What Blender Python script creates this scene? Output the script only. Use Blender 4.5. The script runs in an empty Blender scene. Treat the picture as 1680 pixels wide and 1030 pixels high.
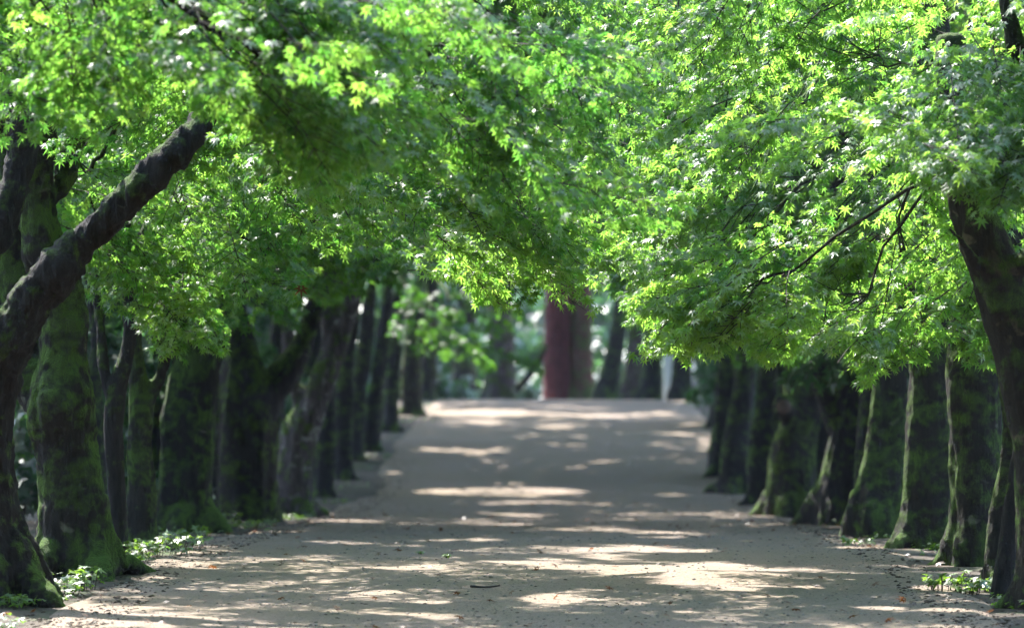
import bpy, math, random
import numpy as np
from mathutils import Vector, Matrix

# ------------------------------------------------------------------ camera, world, sun, exposure
sc = bpy.context.scene
F = 6600.0                       # focal length in pixels of the 1680 px wide photograph
CAMZ = 1.37
HORIZON = 500.0
cam_d = bpy.data.cameras.new('camera')
cam = bpy.data.objects.new('camera', cam_d)
sc.collection.objects.link(cam)
sc.camera = cam
cam_d.sensor_width = 36.0
cam_d.lens = 36.0 * F / 1680.0
cam_d.clip_start = 0.5
cam_d.clip_end = 1500.0
cam.location = (0, 0, CAMZ)
cam.rotation_euler = (math.radians(90) - math.atan((515 - HORIZON) / F), 0, 0)
cam_d.dof.use_dof = True
cam_d.dof.focus_distance = 20.0
cam_d.dof.aperture_fstop = 2.9

SUN_EL, SUN_AZ = 52.0, -30.0     # azimuth measured from +Y (ahead), negative = towards -X
w = bpy.data.worlds.new('World')
sc.world = w
w.use_nodes = True
nt = w.node_tree
sky = nt.nodes.new('ShaderNodeTexSky')
sky.sky_type = 'NISHITA'
sky.sun_disc = False
sky.sun_elevation = math.radians(SUN_EL)
sky.sun_rotation = math.radians(SUN_AZ)
bg = nt.nodes['Background']
bg.inputs[1].default_value = 0.15
nt.links.new(sky.outputs[0], bg.inputs[0])
sun_d = bpy.data.lights.new('sun', 'SUN')
sun_d.energy = 2.75
sun_d.angle = math.radians(0.53)
sun_d.color = (1.0, 0.965, 0.91)
sun = bpy.data.objects.new('sun', sun_d)
sc.collection.objects.link(sun)
_el, _az = math.radians(SUN_EL), math.radians(SUN_AZ)
SUNV = Vector((math.sin(_az) * math.cos(_el), math.cos(_az) * math.cos(_el), math.sin(_el)))
sun.rotation_euler = SUNV.to_track_quat('Z', 'Y').to_euler()
sun.location = (0, 0, 30)

sc.view_settings.view_transform = 'Standard'
sc.view_settings.look = 'None'
sc.view_settings.exposure = 2.92
sc.view_settings.gamma = 1.0
cy = sc.cycles
cy.max_bounces = 7
cy.diffuse_bounces = 5
cy.glossy_bounces = 2
cy.transmission_bounces = 5
cy.transparent_max_bounces = 4
cy.caustics_reflective = False
cy.caustics_refractive = False
cy.sample_clamp_indirect = 6.0
cy.use_denoising = True

rng = np.random.default_rng(11)
random.seed(11)
COL = sc.collection

# ------------------------------------------------------------------ small maths
def _hash(ix, iy, iz, seed):
    n = (ix * 374761393 + iy * 668265263 + iz * 2147483647 + seed * 144665) & 0xFFFFFFFF
    n = ((n ^ (n >> 13)) * 1274126177) & 0xFFFFFFFF
    n = (n ^ (n >> 16))
    return (n & 0xFFFF) / 32767.5 - 1.0

def vnoise(p, seed=0):
    """value noise, p (n,3) -> (n,) in -1..1"""
    p = np.asarray(p, float)
    i = np.floor(p).astype(np.int64)
    f = p - i
    f = f * f * (3 - 2 * f)
    out = 0
    for dx in (0, 1):
        wx = f[:, 0] if dx else 1 - f[:, 0]
        for dy in (0, 1):
            wy = f[:, 1] if dy else 1 - f[:, 1]
            for dz in (0, 1):
                wz = f[:, 2] if dz else 1 - f[:, 2]
                out = out + wx * wy * wz * _hash(i[:, 0] + dx, i[:, 1] + dy, i[:, 2] + dz, seed)
    return out

def fnoise(p, seed=0, oct=3):
    p = np.asarray(p, float)
    a, s, t = 1.0, 0.0, 0.0
    for k in range(oct):
        s = s + a * vnoise(p, seed + k * 17)
        t += a
        p = p * 2.03 + 3.7
        a *= 0.5
    return s / t

# ground height along the avenue: level, a dip, then a rise to a crest at 63 m
_HY = np.array([-60, 0, 18.6, 20.5, 23.5, 28.2, 36, 42, 46, 50, 55.7, 60.6, 63, 66, 70, 80, 100, 140, 420.])
_HZ = np.array([0, 0, 0, -.01, -.05, -.22, -.54, -.68, -.67, -.53, -.37, -.25, -.17, -.19, -.36, -.85, -1.6, -2.0, -2.0])
_ty = np.linspace(-60, 420, 4801)
_tz = np.interp(_ty, _HY, _HZ)
_k = np.hanning(31); _k /= _k.sum()
_tz[40:-40] = np.convolve(_tz, _k, 'same')[40:-40]
def hgt(y):
    return np.interp(y, _ty, _tz)
def xc(y):
    return -0.23 + 0.0168 * np.asarray(y, float)
def at(px, py, Y):
    return np.array([(px - 840.0) * Y / F, Y, CAMZ + (HORIZON - py) * Y / F])
def ground_depth(py):
    ys = np.linspace(14, 64, 2001)
    v = HORIZON - (hgt(ys) - CAMZ) * F / ys
    k = np.argmax(v <= py)
    return float(ys[k])
def to_px(P):
    P = np.asarray(P)
    return 840 + F * P[..., 0] / P[..., 1], HORIZON - F * (P[..., 2] - CAMZ) / P[..., 1]

def smooth_chain(pts, n):
    """Catmull-Rom through pts (k,m) -> (n,m)"""
    P = np.asarray(pts, float)
    if len(P) < 3:
        t = np.linspace(0, 1, n)[:, None]
        return P[0] * (1 - t) + P[-1] * t
    Q = np.vstack([2 * P[0] - P[1], P, 2 * P[-1] - P[-2]])
    m = len(P) - 1
    out = []
    for u in np.linspace(0, m, n):
        k = min(int(u), m - 1); t = u - k
        a, b, c, d = Q[k], Q[k + 1], Q[k + 2], Q[k + 3]
        out.append(0.5 * ((2 * b) + (c - a) * t + (2 * a - 5 * b + 4 * c - d) * t * t + (3 * b - a - 3 * c + d) * t ** 3))
    return np.array(out)

def tube(P, R, sides=8):
    """closed swept tube; returns verts (n,3) and face list"""
    P = np.asarray(P, float); R = np.maximum(np.asarray(R, float), 0.0008)
    T = np.gradient(P, axis=0)
    T /= np.linalg.norm(T, axis=1)[:, None] + 1e-9
    ref = np.array([0.0, 1.0, 0.0]) if abs(T[0][1]) < 0.8 else np.array([1.0, 0, 0])
    V = []
    a = np.linspace(0, 2 * np.pi, sides, endpoint=False)
    n0 = np.cross(T[0], ref); n0 /= np.linalg.norm(n0)
    for p, t, r in zip(P, T, R):
        n0 = n0 - t * np.dot(n0, t); n0 /= np.linalg.norm(n0) + 1e-9
        b = np.cross(t, n0)
        V.append(p + r * (np.cos(a)[:, None] * n0 + np.sin(a)[:, None] * b))
    V = np.vstack(V)
    faces = []
    for i in range(len(P) - 1):
        for j in range(sides):
            k = (j + 1) % sides
            faces.append((i * sides + j, i * sides + k, (i + 1) * sides + k, (i + 1) * sides + j))
    faces.append(tuple(range(sides - 1, -1, -1)))
    faces.append(tuple((len(P) - 1) * sides + j for j in range(sides)))
    return V, faces

# ------------------------------------------------------------------ object helpers
def mesh_obj(name, verts, faces, mats, parent=None, smooth=True, loc=None):
    me = bpy.data.meshes.new(name)
    v = np.asarray(verts, float)
    if loc is not None:
        v = v - np.asarray(loc)
    me.from_pydata(v.tolist(), [], faces)
    for m in (mats if isinstance(mats, (list, tuple)) else [mats]):
        me.materials.append(m)
    if smooth:
        me.shade_smooth()
    o = bpy.data.objects.new(name, me)
    COL.objects.link(o)
    if parent is not None:
        o.parent = parent
    return o

def tag(o, label=None, cat=None, group=None, kind=None):
    if label: o['label'] = label
    if cat: o['category'] = cat
    if group: o['group'] = group
    if kind: o['kind'] = kind
    return o

def thing(name, loc, label, cat, group=None):
    o = bpy.data.objects.new(name, None)
    o.empty_display_size = 0.2
    o.location = loc
    COL.objects.link(o)
    return tag(o, label, cat, group)

# ------------------------------------------------------------------ materials
def newmat(name):
    m = bpy.data.materials.new(name)
    m.use_nodes = True
    n = m.node_tree.nodes
    for x in list(n):
        n.remove(x)
    out = n.new('ShaderNodeOutputMaterial')
    return m, m.node_tree, out

def N(t, kind, **kw):
    nd = t.nodes.new(kind)
    for k, v in kw.items():
        setattr(nd, k, v)
    return nd

def ramp(t, src, stops):
    r = t.nodes.new('ShaderNodeValToRGB')
    el = r.color_ramp.elements
    while len(el) < len(stops):
        el.new(0.5)
    for e, (p, c) in zip(el, stops):
        e.position = p
        e.color = (c[0], c[1], c[2], 1) if hasattr(c, '__len__') else (c, c, c, 1)
    t.links.new(src, r.inputs[0])
    return r.outputs[0]

def noise(t, vec, scale, detail=4, rough=0.55, dist=0.0):
    n = t.nodes.new('ShaderNodeTexNoise')
    n.inputs['Scale'].default_value = scale
    n.inputs['Detail'].default_value = detail
    n.inputs['Roughness'].default_value = rough
    n.inputs['Distortion'].default_value = dist
    if vec is not None:
        t.links.new(vec, n.inputs['Vector'])
    return n.outputs['Fac']

def mixc(t, fac, a, b, mode='MIX'):
    m = t.nodes.new('ShaderNodeMix')
    m.data_type = 'RGBA'
    m.blend_type = mode
    for s, v in ((m.inputs[0], fac), (m.inputs[6], a), (m.inputs[7], b)):
        if hasattr(v, 'is_output'):
            t.links.new(v, s)
        elif hasattr(v, '__len__'):
            s.default_value = (v[0], v[1], v[2], 1)
        else:
            s.default_value = v
    return m.outputs[2]

def mth(t, op, a, b=0.0, clamp=False):
    m = t.nodes.new('ShaderNodeMath')
    m.operation = op
    m.use_clamp = clamp
    for s, v in ((m.inputs[0], a), (m.inputs[1], b)):
        if hasattr(v, 'is_output'):
            t.links.new(v, s)
        else:
            s.default_value = v
    return m.outputs[0]

def leaf_mat(name, dark, light, trans_d, trans_l, trans=0.5, gloss=0.35, rough=0.32):
    m, t, out = newmat(name)
    at_ = N(t, 'ShaderNodeAttribute', attribute_name='tint')
    c1 = mixc(t, at_.outputs['Fac'], dark, light)
    c2 = mixc(t, at_.outputs['Fac'], trans_d, trans_l)
    d = N(t, 'ShaderNodeBsdfDiffuse'); t.links.new(c1, d.inputs[0])
    tr = N(t, 'ShaderNodeBsdfTranslucent'); t.links.new(c2, tr.inputs[0])
    mx = N(t, 'ShaderNodeMixShader'); mx.inputs[0].default_value = trans
    t.links.new(d.outputs[0], mx.inputs[1]); t.links.new(tr.outputs[0], mx.inputs[2])
    g = N(t, 'ShaderNodeBsdfGlossy'); g.inputs['Roughness'].default_value = rough
    g.inputs[0].default_value = (1, 1, 1, 1)
    fr = N(t, 'ShaderNodeFresnel'); fr.inputs[0].default_value = 1.45
    mg = mth(t, 'MULTIPLY', fr.outputs[0], gloss)
    mg = mth(t, 'ADD', mg, 0.006)
    m2 = N(t, 'ShaderNodeMixShader'); t.links.new(mg, m2.inputs[0])
    t.links.new(mx.outputs[0], m2.inputs[1]); t.links.new(g.outputs[0], m2.inputs[2])
    t.links.new(m2.outputs[0], out.inputs[0])
    return m

def bark_mat(name, base_a, base_b, moss_amt=0.5, moss=(0.042, 0.064, 0.015), pale_amt=0.15, pale=(0.20, 0.20, 0.15), rough=0.85, scale=1.0):
    m, t, out = newmat(name)
    geo = N(t, 'ShaderNodeNewGeometry')
    tc = N(t, 'ShaderNodeTexCoord')
    mp = N(t, 'ShaderNodeMapping'); mp.inputs['Scale'].default_value = (scale, scale, scale * 0.22)
    t.links.new(tc.outputs['Object'], mp.inputs[0])
    grain = noise(t, mp.outputs[0], 38, 5, 0.62, 0.4)
    big = noise(t, tc.outputs['Object'], 4.2 * scale, 4, 0.6, 0.3)
    mid = noise(t, tc.outputs['Object'], 17 * scale, 4, 0.6)
    fine = noise(t, tc.outputs['Object'], 130, 3, 0.65)
    col = mixc(t, ramp(t, grain, [(0.32, 0), (0.68, 1)]), base_a, base_b)
    # pale lichen patches
    lich = noise(t, tc.outputs['Object'], 7.5 * scale, 3, 0.5, 0.6)
    thr = 0.74 - 0.5 * pale_amt
    lm = ramp(t, lich, [(thr, 0), (thr + 0.05, 1)])
    lm = mth(t, 'MULTIPLY', lm, ramp(t, mid, [(0.38, 0.15), (0.6, 1)]))
    col = mixc(t, lm, col, pale)
    # moss, thicker on faces that look up and in large patches
    sep = N(t, 'ShaderNodeSeparateXYZ'); t.links.new(geo.outputs['Normal'], sep.inputs[0])
    up = mth(t, 'MULTIPLY', sep.outputs[2], 0.22)
    mm = mth(t, 'ADD', big, up)
    mm = mth(t, 'ADD', mm, mth(t, 'MULTIPLY', mth(t, 'SUBTRACT', mid, 0.5), 0.6))
    mth0 = 0.78 - 0.55 * moss_amt
    mmask = ramp(t, mm, [(mth0 - 0.10, 0), (mth0 + 0.10, 1)])
    mcol = mixc(t, fine, (moss[0] * 0.55, moss[1] * 0.6, moss[2] * 0.5), (moss[0] * 1.5, moss[1] * 1.35, moss[2] * 1.4))
    col = mixc(t, mmask, col, mcol)
    b = N(t, 'ShaderNodeBsdfPrincipled')
    t.links.new(col, b.inputs['Base Color'])
    b.inputs['Roughness'].default_value = rough
    b.inputs['Specular IOR Level'].default_value = 0.35
    t.links.new(mth(t, 'MULTIPLY', mmask, 0.5), b.inputs['Sheen Weight'])
    b.inputs['Sheen Roughness'].default_value = 0.45
    b.inputs['Sheen Tint'].default_value = (0.40, 0.80, 0.10, 1)
    hsum = mth(t, 'ADD', grain, mth(t, 'MULTIPLY', fine, mth(t, 'ADD', mth(t, 'MULTIPLY', mmask, 0.6), 0.25)))
    bp = N(t, 'ShaderNodeBump'); bp.inputs['Strength'].default_value = 1.0; bp.inputs['Distance'].default_value = 0.035
    t.links.new(hsum, bp.inputs['Height'])
    t.links.new(bp.outputs[0], b.inputs['Normal'])
    t.links.new(b.outputs[0], out.inputs[0])
    return m

def plain_mat(name, ca, cb, scale=8, rough=0.8, bump=0.3):
    m, t, out = newmat(name)
    tc = N(t, 'ShaderNodeTexCoord')
    f = noise(t, tc.outputs['Object'], scale, 5, 0.6)
    b = N(t, 'ShaderNodeBsdfPrincipled')
    t.links.new(mixc(t, ramp(t, f, [(0.3, 0), (0.7, 1)]), ca, cb), b.inputs['Base Color'])
    b.inputs['Roughness'].default_value = rough
    bp = N(t, 'ShaderNodeBump'); bp.inputs['Strength'].default_value = bump; bp.inputs['Distance'].default_value = 0.01
    t.links.new(noise(t, tc.outputs['Object'], scale * 6, 4), bp.inputs['Height'])
    t.links.new(bp.outputs[0], b.inputs['Normal'])
    t.links.new(b.outputs[0], out.inputs[0])
    return m

M = {}
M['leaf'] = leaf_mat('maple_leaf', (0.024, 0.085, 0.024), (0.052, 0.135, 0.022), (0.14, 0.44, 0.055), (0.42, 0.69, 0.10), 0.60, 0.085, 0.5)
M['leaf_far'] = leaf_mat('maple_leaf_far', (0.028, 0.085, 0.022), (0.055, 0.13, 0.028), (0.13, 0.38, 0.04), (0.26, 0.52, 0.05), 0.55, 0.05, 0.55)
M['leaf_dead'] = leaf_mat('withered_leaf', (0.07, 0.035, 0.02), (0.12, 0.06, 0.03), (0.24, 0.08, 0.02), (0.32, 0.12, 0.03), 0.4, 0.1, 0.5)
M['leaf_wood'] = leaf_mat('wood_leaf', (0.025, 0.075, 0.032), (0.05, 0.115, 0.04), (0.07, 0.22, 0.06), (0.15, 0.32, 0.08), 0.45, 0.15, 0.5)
M['leaf_weed'] = leaf_mat('weed_leaf', (0.05, 0.13, 0.02), (0.10, 0.20, 0.03), (0.2, 0.42, 0.04), (0.36, 0.55, 0.06), 0.45, 0.15, 0.5)
M['twig'] = plain_mat('twig', (0.025, 0.018, 0.014), (0.06, 0.045, 0.035), 20, 0.8)
M['bark_moss'] = bark_mat('mossy_bark', (0.0071, 0.0057, 0.0057), (0.0297, 0.0245, 0.0206), 0.44, pale_amt=0.18)
M['bark_dark'] = bark_mat('dark_bark', (0.0064, 0.0052, 0.0057), (0.0297, 0.0245, 0.0257), 0.22, pale_amt=0.10)
M['bark_pale'] = bark_mat('pale_bark', (0.031, 0.025, 0.031), (0.118, 0.099, 0.105), 0.35, pale_amt=0.35, pale=(0.28, 0.27, 0.28))
M['bark_tan'] = bark_mat('tan_bark', (0.0122, 0.0091, 0.0071), (0.0400, 0.0297, 0.0218), 0.34, pale_amt=0.26, pale=(0.16, 0.125, 0.085))
M['bark_far'] = bark_mat('far_bark', (0.0091, 0.0077, 0.0096), (0.0341, 0.0297, 0.0321), 0.36, pale_amt=0.12)
M['bark_red'] = bark_mat('red_cedar_bark', (0.080, 0.024, 0.030), (0.20, 0.064, 0.068), 0.10, pale_amt=0.05, scale=0.6)
M['bark_redlichen'] = bark_mat('red_cedar_bark_lichen', (0.11, 0.055, 0.05), (0.27, 0.14, 0.12), 0.42, moss=(0.10, 0.12, 0.05), pale_amt=0.36, pale=(0.26, 0.24, 0.15), scale=0.6)
M['cut'] = plain_mat('cut_wood', (0.05, 0.03, 0.025), (0.14, 0.09, 0.07), 14, 0.8)
M['white'] = plain_mat('white_paint', (0.62, 0.66, 0.68), (0.75, 0.78, 0.78), 3, 0.6, 0.1)
M['grey'] = plain_mat('grey_box', (0.12, 0.13, 0.16), (0.18, 0.19, 0.22), 4, 0.6, 0.1)
M['stone'] = plain_mat('pebble', (0.16, 0.14, 0.12), (0.34, 0.31, 0.27), 25, 0.9)
M['crumb'] = plain_mat('dark_crumb', (0.03, 0.022, 0.016), (0.09, 0.06, 0.04), 25, 0.9)

def ground_mats():
    # packed sandy earth of the path
    m, t, out = newmat('packed_earth')
    tc = N(t, 'ShaderNodeTexCoord')
    v = tc.outputs['Object']
    big = noise(t, v, 0.55, 5, 0.6)
    mid = noise(t, v, 3.2, 5, 0.62)
    grit = noise(t, v, 60, 4, 0.7)
    fine = noise(t, v, 190, 2, 0.6)
    col = mixc(t, ramp(t, big, [(0.35, 0), (0.65, 1)]), (0.325, 0.250, 0.185), (0.350, 0.268, 0.232))
    col = mixc(t, ramp(t, mid, [(0.35, 0), (0.7, 0.7)]), col, (0.285, 0.232, 0.158))
    col = mixc(t, ramp(t, grit, [(0.34, 0.85), (0.50, 0)]), col, (0.110, 0.084, 0.062))
    col = mixc(t, ramp(t, fine, [(0.55, 0), (0.70, 0.8)]), col, (0.50, 0.43, 0.36))
    b = N(t, 'ShaderNodeBsdfPrincipled')
    t.links.new(col, b.inputs['Base Color'])
    b.inputs['Roughness'].default_value = 0.92
    b.inputs['Specular IOR Level'].default_value = 0.2
    hh = mth(t, 'ADD', mth(t, 'MULTIPLY', grit, 0.6), mth(t, 'MULTIPLY', mid, 0.9))
    hh = mth(t, 'ADD', hh, mth(t, 'MULTIPLY', fine, 0.3))
    bp = N(t, 'ShaderNodeBump'); bp.inputs['Strength'].default_value = 0.9; bp.inputs['Distance'].default_value = 0.035
    t.links.new(hh, bp.inputs['Height']); t.links.new(bp.outputs[0], b.inputs['Normal'])
    t.links.new(b.outputs[0], out.inputs[0])
    M['path'] = m
    m, t, out = newmat('forest_soil')
    tc = N(t, 'ShaderNodeTexCoord')
    v = tc.outputs['Object']
    mid = noise(t, v, 2.4, 5, 0.62)
    grit = noise(t, v, 45, 4, 0.7)
    mossn = noise(t, v, 1.3, 4, 0.6)
    col = mixc(t, ramp(t, mid, [(0.35, 0), (0.65, 1)]), (0.055, 0.042, 0.032), (0.135, 0.105, 0.08))
    col = mixc(t, ramp(t, grit, [(0.33, 0.8), (0.5, 0)]), col, (0.025, 0.018, 0.014))
    col = mixc(t, ramp(t, mossn, [(0.54, 0), (0.66, 0.8)]), col, (0.045, 0.075, 0.018))
    b = N(t, 'ShaderNodeBsdfPrincipled')
    t.links.new(col, b.inputs['Base Color'])
    b.inputs['Roughness'].default_value = 0.95
    bp = N(t, 'ShaderNodeBump'); bp.inputs['Strength'].default_value = 0.7; bp.inputs['Distance'].default_value = 0.03
    t.links.new(mth(t, 'ADD', grit, mid), bp.inputs['Height']); t.links.new(bp.outputs[0], b.inputs['Normal'])
    t.links.new(b.outputs[0], out.inputs[0])
    M['soil'] = m
ground_mats()

# ------------------------------------------------------------------ ground and path
def grid_obj(name, U, V, fn, mat):
    uu, vv = np.meshgrid(U, V)
    P = fn(uu.ravel(), vv.ravel())
    nu, nv = len(U), len(V)
    i = np.arange((nv - 1) * (nu - 1))
    r, c = i // (nu - 1), i % (nu - 1)
    a = r * nu + c
    faces = np.stack([a, a + 1, a + nu + 1, a + nu], 1).tolist()
    return mesh_obj(name, P, faces, mat)

def path_half(y, s):
    q = np.stack([np.asarray(y) * 0.55, np.full(np.shape(y), 3.3 * s), np.zeros(np.shape(y))], 1)
    q2 = np.stack([np.asarray(y) * 2.2, np.full(np.shape(y), 9.3 * s), np.zeros(np.shape(y))], 1)
    return 2.16 + 0.14 * vnoise(q, 5) + 0.06 * vnoise(q2, 6)

def bumps(x, y):
    q = np.stack([x, y, np.zeros_like(x)], 1)
    return 0.018 * fnoise(q * 0.7, 3, 3) + 0.006 * fnoise(q * 3.5, 4, 2)

def ground_fn(x, y):
    d = np.abs(x - xc(y))
    z = hgt(y) + bumps(x, y)
    z += -0.05 * np.clip((2.0 - d) / 0.3, 0, 1)
    q = np.stack([x, y, np.zeros_like(x)], 1)
    z += np.clip((d - 2.2) / 1.5, 0, 1) * (0.03 + 0.04 * fnoise(q * 0.9, 8, 3))
    z += np.clip((d - 5) / 20, 0, 1) * 0.8 * (0.5 + fnoise(q * 0.08, 9, 2))
    return np.stack([x, y, z], 1)

gx = np.unique(np.concatenate([np.linspace(-160, -8, 16), np.linspace(-8, 8, 129), np.linspace(8, 160, 16)]))
gy = np.unique(np.concatenate([np.linspace(-40, 12, 14), np.linspace(12, 30, 150), np.linspace(30, 72, 150), np.linspace(72, 400, 34)]))
ground = tag(grid_obj('ground', gx, gy, ground_fn, M['soil']), 'dark forest soil with moss under the trees beside the avenue', 'ground', kind='structure')

def path_fn(u, y):
    hw = np.where(u < 0, path_half(y, -1), path_half(y, 1))
    x = xc(y) + u * hw
    z = hgt(y) + bumps(x, y) + 0.012
    e = np.clip((np.abs(u) - 0.93) / 0.07, 0, 1)
    z = z - 0.075 * e * e
    return np.stack([x, y, z], 1)
pu = np.concatenate([[-1, -0.975, -0.95], np.linspace(-0.93, 0.93, 61), [0.95, 0.975, 1]])
py_ = np.unique(np.concatenate([np.linspace(-20, 14, 30), np.linspace(14, 30, 190), np.linspace(30, 66, 220), np.linspace(66, 90, 30)]))
path = tag(grid_obj('path', pu, py_, path_fn, M['path']), 'broad packed sandy earth path dappled with sunlight between the tree rows', 'path', kind='structure')
def gz(x, y):
    x = np.atleast_1d(np.asarray(x, float)); y = np.atleast_1d(np.asarray(y, float))
    d = np.abs(x - xc(y))
    zp = hgt(y) + bumps(x, y) + 0.012
    zg = ground_fn(x, y)[:, 2]
    return np.where(d < 2.05, zp, zg)

# ------------------------------------------------------------------ trunks
def remesh_displace(name, parts, voxel, mat, parent, loc, seed, flute=0.028, lump=0.02, fine=0.005, burls=(), fmask=None):
    """join closed tubes, voxel-remesh them into one skin, roughen it"""
    V, Fc, off = [], [], 0
    for v, f in parts:
        V.append(v); Fc += [tuple(i + off for i in q) for q in f]; off += len(v)
    V = np.vstack(V)
    me = bpy.data.meshes.new('tmp')
    me.from_pydata(V.tolist(), [], Fc)
    ob = bpy.data.objects.new('tmp', me)
    COL.objects.link(ob)
    md = ob.modifiers.new('r', 'REMESH'); md.mode = 'VOXEL'; md.voxel_size = voxel
    ms = ob.modifiers.new('s', 'SMOOTH'); ms.iterations = 6; ms.factor = 0.5
    dg = bpy.context.evaluated_depsgraph_get()
    ev = ob.evaluated_get(dg)
    m2 = bpy.data.meshes.new_from_object(ev, depsgraph=dg)
    bpy.data.objects.remove(ob); bpy.data.meshes.remove(me)
    n = len(m2.vertices)
    co = np.empty(n * 3); m2.vertices.foreach_get('co', co); co = co.reshape(-1, 3)
    no = np.empty(n * 3); m2.vertices.foreach_get('normal', no); no = no.reshape(-1, 3)
    q = co + seed * 7.13
    d = flute * fnoise(q * np.array([6.5, 6.5, 0.9]), seed, 2)
    d += lump * fnoise(q * np.array([4.5, 4.5, 3.2]), seed + 3, 3)
    r = 1 - np.abs(fnoise(q * np.array([17, 17, 3.2]), seed + 5, 2)) * 2
    d += fine * r * 2.2 + fine * 1.3 * fnoise(q * np.array([48, 48, 26]), seed + 6, 2)
    for (bp, br, bh) in burls:
        dd = np.linalg.norm(co - np.asarray(bp), axis=1)
        d += bh * np.exp(-(dd / br) ** 2)
    co = co + no * d[:, None]
    m2.vertices.foreach_set('co', (co - np.asarray(loc)).ravel())
    m2.materials.clear(); m2.materials.append(mat)
    m2.shade_smooth()
    m2.update()
    m2.name = name
    o = bpy.data.objects.new(name, m2)
    COL.objects.link(o)
    o.parent = parent
    return o

def chain_px(pts, Y, n=14):
    """pts: (px, py, width_px[, dY]) -> smooth (n,4) world xyz r"""
    P = []
    for p in pts:
        dy = p[3] if len(p) > 3 else 0.0
        a = at(p[0], p[1], Y + dy)
        P.append([a[0], a[1], a[2], p[2] * (Y + dy) / F / 2])
    return smooth_chain(P, n)

def roots(base, r, n, seed, spread=1.9):
    out = []
    rr = np.random.default_rng(seed)
    a0 = rr.uniform(0, 6.28)
    for k in range(n):
        a = a0 + k * 6.283 / n + rr.uniform(-0.35, 0.35)
        d = np.array([math.cos(a), math.sin(a), 0])
        L = r * spread * rr.uniform(0.8, 1.25)
        p = np.array([base + d * r * 0.35 + [0, 0, min(r * 2.4, 0.34)], base + d * r * 0.8 + [0, 0, min(r * 0.85, 0.13)],
                      base + d * L * 0.8 + [0, 0, r * 0.1], base + d * L * 1.15 + [0, 0, -r * 0.35]])
        rad = np.array([[r * 0.34], [r * 0.42], [r * 0.28], [r * 0.12]])
        c = smooth_chain(np.hstack([p, rad]), 9)
        out.append(tube(c[:, :3], c[:, 3], 9))
    return out

# ------------------------------------------------------------------ leaves
def leaf_template(lobes):
    """flat palmate leaf, petiole at origin, tip towards +y, unit length"""
    if lobes == 7:
        ang = [-128, -84, -42, 0, 42, 84, 128]; ln = [0.36, 0.62, 0.80, 0.90, 0.80, 0.62, 0.36]; vr = 0.30
    elif lobes == 5:
        ang = [-98, -48, 0, 48, 98]; ln = [0.52, 0.78, 0.9, 0.78, 0.52]; vr = 0.30
    else:
        ang = [-70, 0, 70]; ln = [0.7, 0.9, 0.7]; vr = 0.38
    V, F_ = [], []
    wd = {7: 0.125, 5: 0.16, 3: 0.27}[lobes]
    for i, (a, l) in enumerate(zip(ang, ln)):     # one slim triangle for each lobe, fanned from the petiole
        a = math.radians(a)
        d, e = (math.sin(a), math.cos(a)), (math.cos(a), -math.sin(a))
        z = 0.012 * ((i * 3) % lobes)
        for s in (-1, 1):
            V.append((d[0] * 0.10 + e[0] * wd * s, 0.12 + d[1] * 0.10 + e[1] * wd * s, z))
        V.append((l * d[0], 0.12 + l * d[1], -0.10 * l))
        F_.append((3 * i, 3 * i + 2, 3 * i + 1))
    return np.array(V), np.array(F_)
LT = {7: leaf_template(7), 5: leaf_template(5), 3: leaf_template(3)}

def fine_leaf():
    ang = [-128, -84, -42, 0, 42, 84, 128]; ln = [0.36, 0.62, 0.80, 0.90, 0.80, 0.62, 0.36]
    V, F_ = [(0, 0.12, 0)], []
    va = [ang[0] - 26] + [(ang[i] + ang[i + 1]) / 2 for i in range(6)] + [ang[-1] + 26]
    for i, a in enumerate(va):
        r = 0.29 if 0 < i < 7 else 0.16
        a = math.radians(a)
        V.append((r * math.sin(a), 0.12 + r * math.cos(a), 0.03))
    for i, (a, l) in enumerate(zip(ang, ln)):
        a = math.radians(a)
        V.append((l * math.sin(a), 0.12 + l * math.cos(a), -0.10 * l))
        F_.append((0, 1 + i, 9 + i, 2 + i))
    return np.array(V), np.array(F_)
LFINE = fine_leaf()

def spray_templates(n, seed, step=0.105, lstep=0.085):
    """node positions and twig directions of flat forked sprays of unit length along +x"""
    rr = np.random.default_rng(seed)
    res = []
    for k in range(n):
        pos, dirs, lines = [], [], []
        bend = rr.uniform(-0.25, 0.25)
        def main(s):
            return np.array([s, bend * s * s, -0.22 * s * s])
        lines.append(np.array([main(s) for s in np.linspace(0, 1, 5)]))
        ss = np.arange(0.12, 1.0, step)
        for i, s in enumerate(ss):
            p = main(s)
            a0 = math.atan2(2 * bend * s, 1)
            for sd in (-1, 1):
                if rr.random() < 0.12:
                    continue
                a = a0 + sd * math.radians(rr.uniform(38, 62))
                L = (0.42 * math.sin(math.pi * (0.22 + 0.70 * s)) + 0.05) * rr.uniform(0.6, 1.15)
                d = np.array([math.cos(a), math.sin(a), 0])
                lines.append(np.array([p, p + d * L * 0.5 + [0, 0, -0.02], p + d * L + [0, 0, -0.12 * L - 0.03]]))
                m = max(1, int(L / lstep))
                for j in range(m):
                    f = (j + 1) / m
                    q = p + d * L * f + np.array([0, 0, -0.12 * L * f * f])
                    for e in ((-1, 1) if j < m - 1 else (-1, 0, 1)):
                        aa = a + e * math.radians(rr.uniform(35, 75))
                        pos.append(q); dirs.append(aa)
        q = main(1.0)
        for e in (-1, 0, 1):
            pos.append(q); dirs.append(math.atan2(2 * bend, 1) + e * 0.9)
        res.append((np.array(pos), np.array(dirs), lines))
    return res
SPRAYS = {7: spray_templates(14, 3), 5: spray_templates(14, 4, 0.13, 0.13), 3: spray_templates(14, 5, 0.17, 0.24)}

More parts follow.
